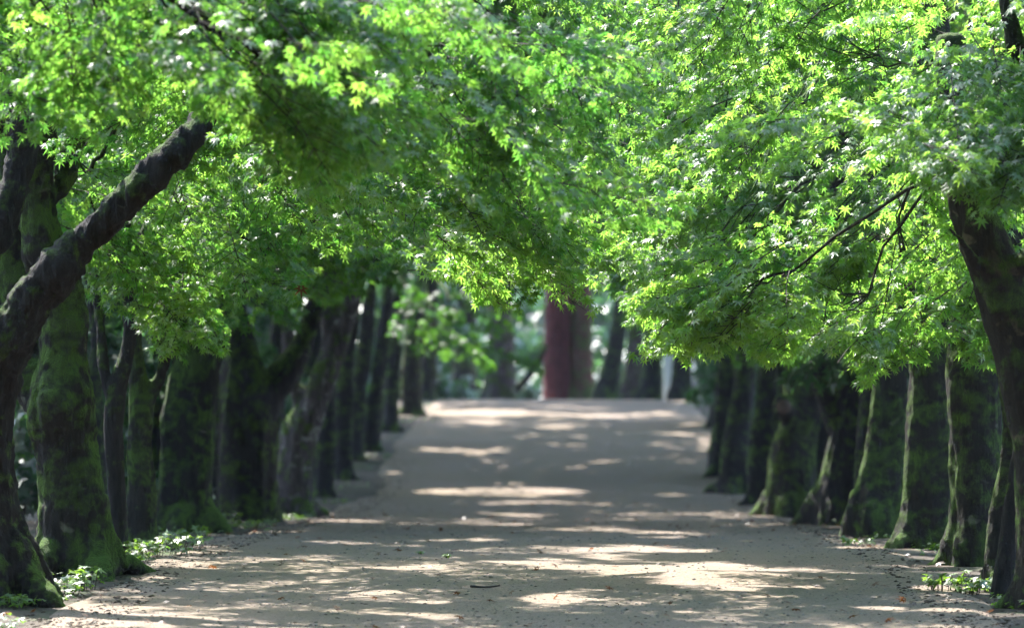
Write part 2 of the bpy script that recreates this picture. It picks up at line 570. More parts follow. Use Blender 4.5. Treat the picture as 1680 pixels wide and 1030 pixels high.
class Crown:
    """collects leaves (position, direction, size, tint) and twig lines"""
    def __init__(self):
        self.P, self.T, self.Nn, self.S, self.C, self.L = [], [], [], [], [], []
        self.lines = []
    def leaves(self, pos, az, size, lob, tint, droop=(48, 18), r=rng):
        n = len(pos)
        dl = np.radians(np.clip(r.normal(droop[0], droop[1], n), -10, 88))
        h = np.stack([np.cos(az), np.sin(az), np.zeros(n)], 1)
        t = np.cos(dl)[:, None] * h + np.sin(dl)[:, None] * np.array([0, 0, -1.0])
        b = np.stack([-np.sin(az), np.cos(az), np.zeros(n)], 1)
        roll = np.radians(r.normal(0, 22, n))
        nn = np.cross(t, b); nn *= np.sign(nn[:, 2:3] + 1e-6)
        bb = np.cross(nn, t)
        nn = np.cos(roll)[:, None] * nn + np.sin(roll)[:, None] * bb
        self.P.append(pos); self.T.append(t); self.Nn.append(nn)
        self.S.append(size * r.uniform(0.72, 1.2, n)); self.C.append(np.clip(tint + r.normal(0, 0.22, n), 0, 1))
        self.L.append(np.full(n, lob))
    def spray(self, o, az, pitch, L, size, lob, tint, r=rng, twig=True, roll=0.0, hem=None, tm=None):
        S = SPRAYS[tm or lob]
        pos, dirs, lines = S[r.integers(len(S))]
        ca, sa = math.cos(az), math.sin(az)
        cp, sp = math.cos(pitch), math.sin(pitch)
        Rz = np.array([[ca, -sa, 0], [sa, ca, 0], [0, 0, 1]])
        Ry = np.array([[cp, 0, sp], [0, 1, 0], [-sp, 0, cp]])
        cr, sr = math.cos(roll), math.sin(roll)
        Rx = np.array([[1, 0, 0], [0, cr, -sr], [0, sr, cr]])
        A = Rz @ Ry @ Rx
        p = (pos * L) @ A.T + o + r.normal(0, 0.012, pos.shape)
        if hem is not None:
            qx, qy = to_px(p)
            if np.percentile(qy - np.interp(qx, hem[:, 0], hem[:, 1]), 90) > min(r.normal(-22, 22), 4):
                return 0
        self.leaves(p, dirs + az + r.normal(0, 0.35, len(dirs)), size, lob, tint, r=r)
        if twig:
            for ln in lines:
                self.lines.append((ln * L) @ A.T + o)
        return 1
    def pad(self, c, az, size, lob, tint, n=4, slope=0.35, L=0.62, r=rng, twig=True, spread=0.26, hem=None, tm=None):
        got = 0
        for k in range(n):
            a = az + r.normal(0, 0.55)
            d = np.array([math.cos(az), math.sin(az), 0])
            s = np.array([-d[1], d[0], 0])
            u, v = r.uniform(-0.55, 0.1), r.normal(0, 1)
            o = c + d * u * L + s * v * spread + np.array([0, 0, -u * L * math.tan(slope) + r.normal(0, 0.05)])
            got += self.spray(o, a, slope + r.normal(0.04, 0.26), L * r.uniform(0.7, 1.25), size, lob, tint + r.normal(0, 0.1), r, twig, r.normal(0, 0.25), hem, tm)
        return got
    def arrays(self):
        cat = np.concatenate
        return cat(self.P), cat(self.T), cat(self.Nn), cat(self.S), cat(self.C), cat(self.L)

def crown_mesh(name, arr, keep, lines, mats, parent, loc, twig_r=0.003):
    P, T, Nn, S, Cc, Lb = [a[keep] for a in arr]
    P = P - np.asarray(loc)
    VV, LI, LS, TI, MI = [], [], [], [], []
    voff = 0
    for lob in (7, 5, 3):
        s = Lb == lob
        n = int(s.sum())
        if not n:
            continue
        tv, tf = LT[lob]
        b = np.cross(T[s], Nn[s])
        sz = S[s][:, None, None]
        v = (b[:, None, :] * tv[None, :, 0:1] + T[s][:, None, :] * tv[None, :, 1:2] + Nn[s][:, None, :] * tv[None, :, 2:3]) * sz + P[s][:, None, :]
        VV.append(v.reshape(-1, 3))
        f = tf[None] + (np.arange(n) * len(tv))[:, None, None] + voff
        LI.append(f.reshape(-1)); LS.append(np.full(n * len(tf), 3))
        TI.append(np.repeat(Cc[s], len(tf))); MI.append(np.zeros(n * len(tf), int))
        voff += n * len(tv)
    for ln in lines:
        r = np.linspace(twig_r, twig_r * 0.45, len(ln)) * (1.4 if len(ln) > 3 else 1.0)
        v, f = tube(np.asarray(ln) - np.asarray(loc), r, 3)
        VV.append(v)
        f = np.array(f[:-2]) + voff
        LI.append(f.ravel()); LS.append(np.full(len(f), 4)); TI.append(np.zeros(len(f))); MI.append(np.ones(len(f), int))
        voff += len(v)
    VV = np.vstack(VV); LI = np.concatenate(LI); LS = np.concatenate(LS)
    me = bpy.data.meshes.new(name)
    me.vertices.add(len(VV)); me.vertices.foreach_set('co', VV.ravel())
    me.loops.add(len(LI)); me.loops.foreach_set('vertex_index', LI.astype(np.int32))
    me.polygons.add(len(LS))
    st = np.concatenate([[0], np.cumsum(LS)[:-1]])
    me.polygons.foreach_set('loop_start', st.astype(np.int32))
    me.polygons.foreach_set('material_index', np.concatenate(MI).astype(np.int32))
    me.update(calc_edges=True)
    a = me.attributes.new('tint', 'FLOAT', 'FACE')
    a.data.foreach_set('value', np.concatenate(TI).astype(np.float32))
    for m in mats:
        me.materials.append(m)
    o = bpy.data.objects.new(name, me)
    COL.objects.link(o)
    o.parent = parent
    return o

def hem_at(hem, px):
    h = np.array(hem, float)
    return float(np.interp(px, h[:, 0], h[:, 1]))

# ------------------------------------------------------------------ the trees
TREES = []      # (root, loc, crown, mats, n_leaf_objects)
class Tree:
    def __init__(self, name, label, Y, chains, mat, side, base_px, base_py=None, group=None, voxel=0.016, nroots=5, seed=1,
                 flute=0.03, lump=0.022, fine=0.005, burls=(), rootspread=1.9, cat='tree', wide=1.1):
        self.Y, self.side, self.seed = Y, side, seed
        bx = (base_px - 840) * Y / F
        self.loc = np.array([bx, Y, float(gz(bx, Y)[0]) - 0.01])
        self.root = thing(name, self.loc, label, cat, group)
        self.r = np.random.default_rng(seed * 101 + 7)
        parts, self.chains = [], []
        for i, c in enumerate(chains):
            ch = chain_px(c, Y)
            ch[:, 3] *= wide
            if i == 0:   # sink the foot
                foot = ch[0].copy(); foot[2] = self.loc[2] - 0.12
                ch = np.vstack([foot, ch])
            self.chains.append(ch)
            parts.append(tube(ch[:, :3], ch[:, 3], 14))
        rb = self.chains[0][1][3]
        if nroots:
            fb = self.chains[0][1][:3].copy(); fb[2] = self.loc[2]
            parts += roots(fb, rb * 0.92, nroots, seed, rootspread)
        bl = [(at(b[0], b[1], Y + b[4]), b[2] * Y / F, b[3] * Y / F) for b in burls]
        self.trunk = remesh_displace('trunk', parts, voxel, mat, self.root, self.loc, seed, flute, lump, fine, bl)
        self.mat = mat
        self.crown = Crown()
        self.pads = []
        self.limbpts = []
    def top(self, k=0):
        return self.chains[k][-1]
    def add_pads(self, n, pxr, pyr, Yr, hem, size, lob, tint=0.5, slope=0.35, L=0.62, per=4, az=None, twig=True, spread=0.26, azs=0.7):
        r = self.r
        c = 0; tries = 0
        H = np.array(hem, float)
        while c < n * per and tries < n * 30:
            tries += 1
            px = r.uniform(*pxr); Y = r.uniform(*Yr)
            py = r.uniform(pyr[0], min(pyr[1], hem_at(hem, px)))
            p = at(px, py, Y)
            if az is None:
                d = p - self.top()[:3]
                a = math.atan2(d[1] * 0.6 - 0.35, d[0] + 0.25 * -self.side)
            else:
                a = az
            got = self.crown.pad(p, a + r.normal(0, azs * 0.5), size, lob, tint, per, slope, L, r, twig, spread, H)
            if got:
                self.pads.append((p, a))
            c += got
    def add_top(self, n, xr, yr, zr, size=None, tint=0.5, per=3, L=0.9):
        r = self.r
        for k in range(n):
            p = np.array([r.uniform(*xr), r.uniform(*yr), r.uniform(*zr)])
            a = r.uniform(0, 6.283)
            if self.Y < 26:
                self.crown.pad(p, a, 0.20, 5, tint, per, 0.2, L, r, False, 0.4)
            else:
                self.crown.pad(p, a, size or 0.32, 3, tint, per, 0.2, L, r, False, 0.4)
    def limbs(self, n, r0=0.05, start=None, zmin=None, mat=None, sides=8):
        """curved limbs from the trunk tops out to groups of pads; branchlets on to every pad"""
        if not self.pads:
            return
        r = self.r
        P = np.array([p for p, a in self.pads])
        cen = P[r.choice(len(P), min(n, len(P)), replace=False)]
        for it in range(5):
            lab = np.argmin(((P[:, None] - cen[None]) ** 2).sum(2), 1)
            cen = np.array([P[lab == k].mean(0) if (lab == k).any() else cen[k] for k in range(len(cen))])
        tops = [ch[-1][:3] for ch in self.chains] if start is None else start
        for k in range(len(cen)):
            T = min(tops, key=lambda q: np.linalg.norm(q - cen[k]))
            e = cen[k]
            mid = T * 0.5 + e * 0.5 + np.array([0, 0, 0.06 + 0.05 * np.linalg.norm(e - T)]) + r.normal(0, 0.08, 3)
            c = smooth_chain([T, T * 0.75 + mid * 0.25 + [0, 0, 0.12], mid, e * 0.6 + mid * 0.4 + r.normal(0, 0.06, 3), e], 14)
            c[1:-1] += r.normal(0, 0.018, c[1:-1].shape)
            V, Fc = tube(c, np.linspace(r0, r0 * 0.28, len(c)), sides)
            V = [V]; off = len(V[0])
            for j in np.where(lab == k)[0]:
                i = int(np.argmin(np.linalg.norm(c - P[j], axis=1)))
                i = int(np.clip(i - r.integers(1, 6), 3, len(c) - 3))
                s = c[i]
                dist = np.linalg.norm(P[j] - s)
                if dist > 1.1 or r.random() < 0.3:
                    continue
                fw = c[i + 1] - c[i - 1]
                fw = fw / (np.linalg.norm(fw) + 1e-6)
                b = smooth_chain([s, s + fw * dist * 0.3 + r.normal(0, 0.02, 3), s * 0.35 + P[j] * 0.65 + fw * dist * 0.12 + r.normal(0, 0.03, 3), P[j]], 8)
                v, f = tube(b, np.linspace(min(r0 * 0.3, 0.007), 0.002, 8), 4)
                V.append(v); Fc = Fc + [tuple(x + off for x in q) for q in f]; off += len(v)
            mesh_obj('limb', np.vstack(V), Fc, mat or self.mat, self.root, True, self.loc)
    def finish(self, mats, leaf_objs=0):
        TREES.append((self, mats, leaf_objs))

XL, XR = -3.0, 3.0
LEAF = 0.053
near_leaf = (M['leaf'], M['twig'])
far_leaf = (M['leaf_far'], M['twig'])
RIMS = []
def gd(py):
    return ground_depth(py)

AV = 'maples lining the avenue'
# --- in front, left edge: dark leaning maple whose limb crosses the corner of the view
Y = gd(990)
t = Tree('maple_tree', 'dark leaning maple with a bare sunlit limb slanting up over the path', Y,
         [[(-10, 1000, 165), (-30, 900, 138), (-42, 790, 118), (-44, 700, 116), (-20, 612, 100, -0.05), (30, 525, 74, -0.1), (96, 444, 58, -0.1), (160, 376, 49, -0.15), (215, 322, 46, -0.2), (258, 280, 45, -0.2), (300, 238, 38, -0.2), (340, 185, 33, -0.1), (385, 120, 32, 0.1), (430, 30, 26, 0.2), (470, -80, 18, 0.3)],
          [(-45, 640, 70), (-80, 520, 60, 0.1), (-70, 400, 52, 0.2), (-20, 400, 48, 0.2), (20, 330, 42, 0.2), (42, 235, 46, 0.2), (30, 120, 36, 0.2), (60, 0, 30, 0.3)]],
         M['bark_dark'], -1, -8, group=AV, voxel=0.014, seed=1, wide=1.0, flute=0.022, lump=0.018, fine=0.010, rootspread=1.5, burls=[(82, 432, 34, 10, -0.2)])
L1 = t
t.add_pads(26, (330, 960), (-120, 480), (18.9, 20.6), [(300, 460), (420, 420), (560, 400), (660, 400), (690, 450), (760, 490), (800, 500), (840, 490), (870, 470), (930, 485), (965, 505), (975, 450), (1000, 350)], LEAF, 7, 0.6, 0.42, 0.55, azs=0.6)
t.add_pads(7, (700, 900), (330, 470), (19.4, 20.2), [(660, 400), (700, 470), (760, 495), (830, 500), (880, 475), (930, 485), (965, 510), (975, 450)], LEAF, 7, 0.75, 0.5, 0.5, azs=0.5)
t.add_pads(5, (350, 470), (60, 270), (17.3, 18.0), [(200, 170), (260, 215), (300, 250), (330, 300), (430, 330)], LEAF, 7, 0.5, 0.4, 0.45)
t.add_pads(14, (60, 420), (-120, 300), (19.0, 20.5), [(60, 290), (200, 300), (300, 430), (420, 420)], LEAF, 7, 0.5, 0.4, 0.55)
t.add_top(5, (-3.4, 0.8), (18, 21.5), (3.5, 6.2))
t.limbs(7, 0.022, start=[L1.chains[0][-1][:3], L1.chains[1][-1][:3]])
t.finish(near_leaf, 300)

# --- unseen foot, crown hangs into the upper left, close and soft
Y = 14.0
t = Tree('maple_tree', 'nearest maple, its out of focus dark sprays filling the upper corner above the leaning limb', Y,
         [[(-420, 1150, 130), (-410, 900, 100), (-440, 600, 90), (-380, 300, 80), (-300, 0, 70), (-200, -300, 60)]],
         M['bark_dark'], -1, -420, group=AV, voxel=0.03, seed=2)
t.add_pads(21, (-60, 760), (-160, 330), (15.2, 17.4), [(-60, 260), (60, 290), (120, 250), (200, 210), (330, 190), (400, 240), (520, 290), (640, 330), (760, 340), (900, 380)], LEAF, 7, 0.45, 0.4, 0.6)
t.add_pads(10, (380, 620), (20, 250), (15.4, 16.8), [(360, 200), (460, 280), (560, 310), (680, 300)], LEAF, 7, 0.55, 0.45, 0.55)
t.add_pads(6, (560, 930), (60, 380), (16.4, 17.8), [(560, 260), (700, 330), (800, 360), (900, 400), (980, 400)], LEAF, 7, 0.4, 0.55, 0.55)
t.add_top(6, (-3.5, -0.4), (14.5, 18.5), (3.0, 5.5))
t.limbs(6, 0.024)
t.finish(near_leaf)

# --- big mossy maple with burl
Y = gd(945)
t = Tree('maple_tree', 'thick mossy maple with a bulging burl, beside the leaning dark maple', Y,
         [[(122, 952, 122), (118, 860, 104), (110, 770, 92), (98, 700, 98), (98, 640, 86), (104, 560, 64), (102, 480, 66), (72, 400, 66), (58, 310, 46), (66, 250, 40), (70, 100, 36)],
          [(98, 690, 60), (58, 640, 50, 0.1), (40, 560, 46, 0.2), (20, 440, 46, 0.3), (5, 300, 40, 0.3), (0, 100, 34, 0.4)],
          [(60, 350, 34), (100, 300, 26, 0.1), (140, 200, 22, 0.2), (165, 80, 18, 0.3)]],
         M['bark_moss'], -1, 122, group=AV, voxel=0.016, seed=3, flute=0.045, lump=0.03, fine=0.009, burls=[(98, 668, 50, 26, -0.2), (92, 725, 34, -20, -0.22)])
B = t
t.add_pads(26, (-60, 420), (-120, 380), (20.6, 22.6), [(-60, 400), (60, 420), (140, 470), (260, 500), (420, 480)], LEAF, 7, 0.45, 0.4, 0.58)
t.add_pads(16, (400, 700), (-120, 420), (20.8, 22.4), [(400, 480), (480, 440), (560, 430), (650, 470), (700, 420)], LEAF, 7, 0.5, 0.45, 0.58)
t.add_top(6, (-4.2, 0.4), (20, 23.5), (3.6, 6.5))
t.limbs(6, 0.024)
t.finish(near_leaf, 300)

# --- thin dark stem
Y = gd(911)
t = Tree('maple_tree', 'thin dark maple stem standing just past the burled mossy trunk', Y,
         [[(192, 915, 30), (193, 820, 25), (186, 720, 26), (190, 650, 30), (205, 590, 22), (214, 530, 18), (205, 440, 16), (210, 330, 14)],
          [(190, 670, 20), (172, 620, 16), (165, 540, 13, 0.1), (150, 420, 10, 0.2)]],
         M['bark_dark'], -1, 192, group=AV, voxel=0.012, seed=4, flute=0.008, lump=0.01, fine=0.003, nroots=4, rootspread=1.7)
t.add_pads(22, (120, 420), (150, 600), (21.6, 24.0), [(100, 440), (140, 520), (200, 560), (260, 570), (300, 610), (340, 610), (370, 540), (420, 520)], LEAF, 7, 0.55, 0.42, 0.5)
t.add_top(4, (-4.5, -0.2), (22, 24.5), (3.8, 6.5))
t.limbs(4, 0.02)
t.finish(near_leaf, 0)

# --- slim forked mossy maple
Y = gd(897)
t = Tree('maple_tree', 'slim forked maple behind the thin dark stem, weeds at its foot', Y,
         [[(230, 902, 48), (232, 800, 40), (228, 720, 38), (232, 660, 38), (222, 590, 26), (226, 480, 22), (230, 350, 20)],
          [(232, 680, 26), (252, 640, 20), (268, 600, 17), (290, 500, 14), (300, 400, 12)]],
         M['bark_moss'], -1, 230, group=AV, voxel=0.014, seed=5, flute=0.018, lump=0.012)
t.add_pads(22, (240, 640), (100, 560), (23.2, 25.6), [(240, 560), (330, 540), (400, 545), (440, 575), (480, 560), (520, 480), (580, 460), (660, 460)], LEAF, 7, 0.5, 0.42, 0.55)
t.add_top(6, (-4.8, 0.8), (23, 26.5), (3.9, 6.8))
t.limbs(4, 0.03)
t.finish(near_leaf, 0)

# --- stout dark trunk
Y = gd(872)
t = Tree('maple_tree', 'stout dark maple whose trunk flares into hanging leaves, next to a pale slender stem', Y,
         [[(306, 878, 88), (305, 790, 78), (306, 700, 76), (322, 620, 70), (340, 540, 62), (346, 470, 54), (350, 380, 48), (345, 250, 40)],
          [(322, 640, 46), (300, 570, 36), (290, 490, 30), (280, 380, 26)],
          [(342, 520, 34), (378, 450, 26), (400, 370, 20), (420, 300, 18)]],
         M['bark_moss'], -1, 306, group=AV, voxel=0.02, seed=6, wide=1.2, flute=0.04, lump=0.03, rootspread=1.4)
t.add_pads(20, (300, 720), (60, 540), (27.0, 30.0), [(300, 540), (400, 540), (480, 560), (560, 500), (640, 480), (720, 450)], 0.080, 5, 0.45, 0.42, 0.6)
t.add_top(44, (-5, 0.8), (26.5, 30.5), (4.2, 7))
t.limbs(4, 0.04)
t.finish(far_leaf)

Y = gd(862)
t = Tree('maple_tree', 'pale slender sunlit stem close behind the stout dark maple', Y,
         [[(352, 868, 20), (350, 800, 16), (352, 740, 17), (354, 680, 15), (350, 600, 13), (356, 480, 11)]],
         M['bark_pale'], -1, 352, group=AV, voxel=0.016, seed=7, flute=0.008, lump=0.008, nroots=3)
t.add_pads(5, (330, 470), (300, 520), (30, 32), [(330, 500), (470, 480)], 0.080, 5, 0.5, 0.4, 0.55)
t.limbs(2, 0.02)
t.finish(far_leaf)

# --- V fork
Y = gd(856)
t = Tree('maple_tree', 'dark maple forking low into a wide V, blurred leaves between its arms', Y,
         [[(408, 862, 88), (404, 780, 80), (405, 700, 84), (402, 640, 70), (392, 570, 46), (380, 490, 38), (372, 400, 34), (370, 280, 30)],
          [(412, 690, 62), (445, 640, 46), (478, 595, 38), (502, 555, 32), (520, 490, 28), (545, 400, 24)]],
         M['bark_far'], -1, 408, group=AV, voxel=0.024, seed=8, wide=1.2, flute=0.04, lump=0.03, rootspread=1.4)
t.add_pads(16, (360, 720), (40, 530), (32.5, 36), [(360, 520), (480, 550), (560, 510), (620, 460), (720, 430), (800, 420)], 0.088, 5, 0.4, 0.4, 0.7)
t.add_top(44, (-5, 1.0), (32, 36.5), (4.8, 7.5))
t.limbs(4, 0.045)
t.finish(far_leaf)

Y = gd(849)
t = Tree('maple_tree', 'pale lavender barked maple leaning in over the path past the V fork', Y,
         [[(482, 856, 62), (480, 790, 54), (488, 730, 48), (506, 680, 42), (526, 635, 36), (543, 590, 32), (560, 540, 30), (580, 490, 28), (600, 400, 24)],
          [(545, 590, 24), (540, 540, 20), (530, 500, 18), (520, 420, 16)],
          [(506, 690, 26), (480, 620, 20), (470, 540, 18)]],
         M['bark_pale'], -1, 482, group=AV, voxel=0.026, seed=9, wide=1.25, flute=0.035, lump=0.03)
t.add_pads(14, (440, 780), (20, 520), (36.5, 40.5), [(440, 530), (560, 510), (620, 470), (700, 440), (780, 430), (860, 410)], 0.092, 5, 0.4, 0.4, 0.75)
t.add_top(32, (-5, 1.1), (36, 41), (5.2, 8))
t.limbs(4, 0.04)
t.finish(far_leaf)

# --- far left row
far_left = [
    (797, 531, 30, 42.5, [(536, 700, 26), (538, 620, 24), (548, 520, 20), (560, 400, 18)], 'blurred dark maple standing in line right after the pale leaning one', 6),
    (776, 560, 30, 46.5, [(562, 690, 27), (568, 600, 24), (578, 500, 20), (590, 400, 16)], 'blurred maple where the far slope of the path begins', 8),
    (754, 585, 24, 49.5, [(588, 670, 22), (598, 580, 20), (606, 500, 18), (615, 420, 15)], 'narrow dark maple third along the far slope of the path', 5),
    (738, 610, 25, 51.5, [(614, 660, 23), (624, 590, 20), (634, 500, 17), (645, 420, 15)], 'narrow dark maple with pale sprays hanging before it on the far slope', 14),
    (706, 640, 24, 55.5, [(642, 640, 22), (646, 570, 20), (654, 480, 17)], 'slim far maple behind the low pale sprays near the crest', 5),
    (682, 675, 32, 60.0, [(676, 620, 30), (680, 560, 28), (684, 480, 24)], 'last maple of the row, beside the crest where the path ends', 6),
]
for i, (py, px, wd, Yf, ch, lab, npads) in enumerate(far_left):
    Y = Yf
    py = float(HORIZON - (hgt(Y) - CAMZ) * F / Y)
    t = Tree('maple_tree', lab, Y, [[(px, py + 4, wd)] + ch], M['bark_far'], -1, px, group=AV, voxel=0.042, seed=20 + i, wide=1.2, flute=0.03, lump=0.03, nroots=4)
    hem = [(440, 500), (590, 540), (640, 480), (720, 460), (800, 460), (890, 450), (1000, 420)]
    t.add_pads(npads if i != 3 else 6, (px - 40, px + 210), (-40, 470), (Y - 1.2, Y + 1.6), hem, 0.115, 5, 0.4, 0.35, 0.95, twig=False)
    if i == 3:
        t.add_pads(9, (640, 800), (460, 605), (44.6, 46.0), [(600, 560), (690, 590), (740, 600), (800, 620), (850, 630)], 0.092, 5, 0.35, 0.5, 0.75, az=-0.5, azs=0.5)
    t.add_top(44, (-5.5, 0.8), (Y - 1.5, Y + 2.5), (5.2, 8.5), 0.38)
    t.limbs(3, 0.05)
    t.finish(far_leaf)

# ================================ right row
Y = 18.2
t = Tree('maple_tree', 'tan patched maple leaning in at the frame edge, branches of bright leaves above', Y,
         [[(1718, 1012, 106), (1715, 900, 98), (1716, 780, 96), (1702, 690, 94), (1680, 600, 92), (1655, 510, 86), (1628, 430, 80), (1602, 360, 72), (1585, 300, 62), (1570, 200, 52), (1560, 60, 44)],
          [(1640, 470, 34), (1690, 420, 30, -0.1), (1740, 380, 26, -0.15), (1790, 300, 22)],
          [(1606, 440, 22, -0.1), (1580, 400, 13, -0.2), (1558, 375, 9, -0.3)],
          [(1720, 500, 46, 0.3), (1730, 300, 44, 0.2), (1690, 150, 36, 0.1), (1655, 40, 30, 0), (1640, -60, 26, 0)]],
         M['bark_tan'], 1, 1718, group=AV, voxel=0.014, seed=31, wide=0.97, flute=0.02, lump=0.014, fine=0.004, rootspread=1.5)
R0 = t
t.add_pads(9, (1520, 1720), (180, 345), (17.3, 17.9), [(1480, 300), (1540, 330), (1600, 350), (1640, 345), (1700, 355), (1760, 350)], LEAF, 7, 0.7, 0.3, 0.45)
t.add_pads(13, (1520, 1760), (-120, 320), (17.4, 18.6), [(1480, 280), (1540, 320), (1600, 345), (1640, 330), (1700, 350), (1760, 350)], LEAF, 7, 0.65, 0.35, 0.5)
t.add_pads(20, (1180, 1720), (-120, 560), (18.7, 20.4), [(900, 300), (1000, 460), (1040, 520), (1060, 585), (1080, 595), (1200, 560), (1240, 570), (1300, 595), (1380, 600), (1440, 625), (1500, 615), (1640, 615), (1720, 600)], LEAF, 7, 0.65, 0.4, 0.55)
t.add_pads(20, (1130, 1560), (400, 570), (18.9, 20.2), [(900, 300), (1000, 460), (1040, 520), (1060, 585), (1080, 595), (1200, 560), (1240, 570), (1300, 595), (1380, 600), (1440, 630), (1500, 615), (1640, 615), (1720, 600)], LEAF, 7, 0.72, 0.42, 0.5)
t.add_pads(5, (1110, 1200), (480, 590), (19.2, 19.9), [(900, 300), (1000, 460), (1045, 540), (1065, 600), (1090, 606), (1200, 575), (1260, 590)], LEAF, 7, 0.8, 0.38, 0.5, az=math.pi, azs=0.3, spread=0.1)
t.add_top(9, (0.0, 3.8), (16, 20.5), (3.5, 6))
t.limbs(7, 0.012, start=[R0.chains[0][-2][:3], R0.chains[0][-4][:3], R0.chains[3][-1][:3]])
t.finish(near_leaf, 300)

Y = gd(955)
t = Tree('maple_tree', 'narrow slanting trunk coated in bright green moss just behind the tan patched maple', Y,
         [[(1636, 960, 42), (1640, 890, 38), (1652, 810, 36), (1662, 740, 34), (1664, 680, 32), (1652, 600, 28), (1640, 500, 24), (1634, 400, 22)]],
         M['bark_moss'], 1, 1636, group=AV, voxel=0.011, seed=32, flute=0.016, lump=0.014, nroots=4, rootspread=1.5)
RIMS.append((t, 690, 940, 7))
t.add_pads(7, (1480, 1720), (0, 540), (19.8, 21), [(1480, 610), (1720, 610)], LEAF, 7, 0.6, 0.4, 0.5)
t.limbs(2, 0.02)
t.finish(near_leaf)
Y = gd(978)
t = Tree('tree_prop', 'dark bare pole leaning between the tan patched maple and the bright moss trunk', Y,
         [[(1642, 985, 32), (1652, 900, 28), (1664, 800, 24), (1674, 730, 20), (1680, 690, 16)]],
         M['bark_dark'], 1, 1642, voxel=0.010, seed=33, flute=0.006, lump=0.005, fine=0.002, nroots=0, cat='pole')

Y = gd(926)
t = Tree('maple_tree', 'broad straight dark trunk with a pale lichen spot, moss glowing along one edge', Y,
         [[(1597, 934, 90), (1602, 850, 80), (1604, 760, 80), (1602, 680, 76), (1600, 600, 76), (1604, 500, 70), (1598, 380, 60), (1560, 200, 50), (1535, 130, 44), (1520, 0, 40)],
          [(1604, 520, 44), (1640, 420, 36), (1680, 340, 30, 0.1), (1720, 260, 26, 0.2)]],
         M['bark_moss'], 1, 1597, group=AV, voxel=0.016, seed=34, wide=1.0, flute=0.04, lump=0.02, rootspread=1.35)
RIMS.append((t, 630, 870, 7))
R2 = t
t.add_pads(24, (1150, 1640), (-120, 560), (20.8, 22.6), [(900, 300), (1000, 440), (1050, 540), (1080, 585), (1200, 595), (1640, 605)], LEAF, 7, 0.55, 0.42, 0.56)
t.add_pads(28, (960, 1260), (-120, 540), (20.0, 22.0), [(890, 120), (915, 240), (940, 380), (965, 470), (1000, 460), (1030, 520), (1060, 580), (1150, 580), (1260, 590)], LEAF, 7, 0.6, 0.45, 0.55)
t.add_top(8, (0.0, 4.2), (20, 23.5), (3.7, 6.4))
t.limbs(7, 0.015)
t.finish(near_leaf, 300)

Y = gd(900)
t = Tree('maple_tree', 'straight dark trunk lit white along one edge by the sun, pale roots running onto the path', Y,
         [[(1515, 908, 90), (1522, 830, 76), (1526, 740, 74), (1528, 640, 66), (1530, 560, 62), (1530, 420, 54), (1528, 240, 44), (1525, 100, 38)],
          [(1530, 480, 36), (1490, 380, 28), (1450, 290, 22, 0.1)]],
         M['bark_moss'], 1, 1515, group=AV, voxel=0.017, seed=35, wide=1.0, flute=0.035, lump=0.018, nroots=6, rootspread=2.1)
RIMS.append((t, 620, 900, 8))  # leaves thinned here so the sun lights this trunk's edge
R3 = t
t.add_pads(24, (920, 1240), (-120, 520), (22.6, 25), [(860, 120), (900, 220), (930, 320), (965, 430), (1030, 520), (1060, 570), (1150, 590), (1240, 600)], LEAF, 7, 0.5, 0.42, 0.58)
t.add_pads(14, (1240, 1680), (-120, 540), (23, 25.5), [(1000, 400), (1100, 560), (1200, 590), (1680, 590)], LEAF, 5, 0.5, 0.42, 0.6)
t.add_top(7, (-0.1, 4.5), (22.5, 26), (3.9, 6.8))
t.limbs(6, 0.024)
t.finish(near_leaf, 300)

Y = gd(882)
t = Tree('maple_tree', 'twin stemmed mossy maple with ridged roots splaying towards the path', Y,
         [[(1436, 890, 84), (1442, 820, 60), (1456, 750, 42), (1470, 680, 36), (1476, 600, 32), (1480, 480, 28), (1490, 300, 24)],
          [(1412, 884, 40), (1422, 820, 38), (1436, 750, 34), (1446, 680, 34), (1450, 600, 32), (1440, 480, 28), (1420, 300, 22)]],
         M['bark_moss'], 1, 1430, group=AV, voxel=0.019, seed=36, wide=1.12, flute=0.03, lump=0.018, nroots=6, rootspread=1.35)
RIMS.append((t, 640, 830, 5))
t.add_pads(16, (1000, 1400), (0, 540), (25.5, 28), [(880, 200), (910, 320), (960, 420), (1060, 560), (1160, 590), (1400, 600)], 0.076, 5, 0.5, 0.42, 0.6)
t.add_top(44, (0.0, 4.8), (26, 29), (4.2, 7))
t.limbs(4, 0.035)
t.finish(far_leaf)

Y = gd(862)
t = Tree('maple_tree', 'dark maple with a slanting foot between the twin stems and the knotted trunk', Y,
         [[(1372, 868, 76), (1384, 790, 66), (1396, 710, 56), (1406, 640, 50), (1410, 560, 44), (1400, 400, 36), (1390, 250, 30)],
          [(1384, 720, 36), (1352, 640, 28), (1345, 560, 24), (1350, 420, 20)]],
         M['bark_far'], 1, 1372, group=AV, voxel=0.02, seed=37, wide=1.25, flute=0.04, lump=0.02, rootspread=1.3)
RIMS.append((t, 660, 760, 2))
t.add_pads(16, (980, 1400), (0, 550), (29, 33), [(880, 240), (910, 340), (960, 430), (1060, 550), (1160, 600), (1400, 600)], 0.083, 5, 0.45, 0.42, 0.65)
t.add_top(44, (0.2, 5.2), (29, 33.5), (4.6, 7.4))
t.limbs(4, 0.04)
t.finish(far_leaf)

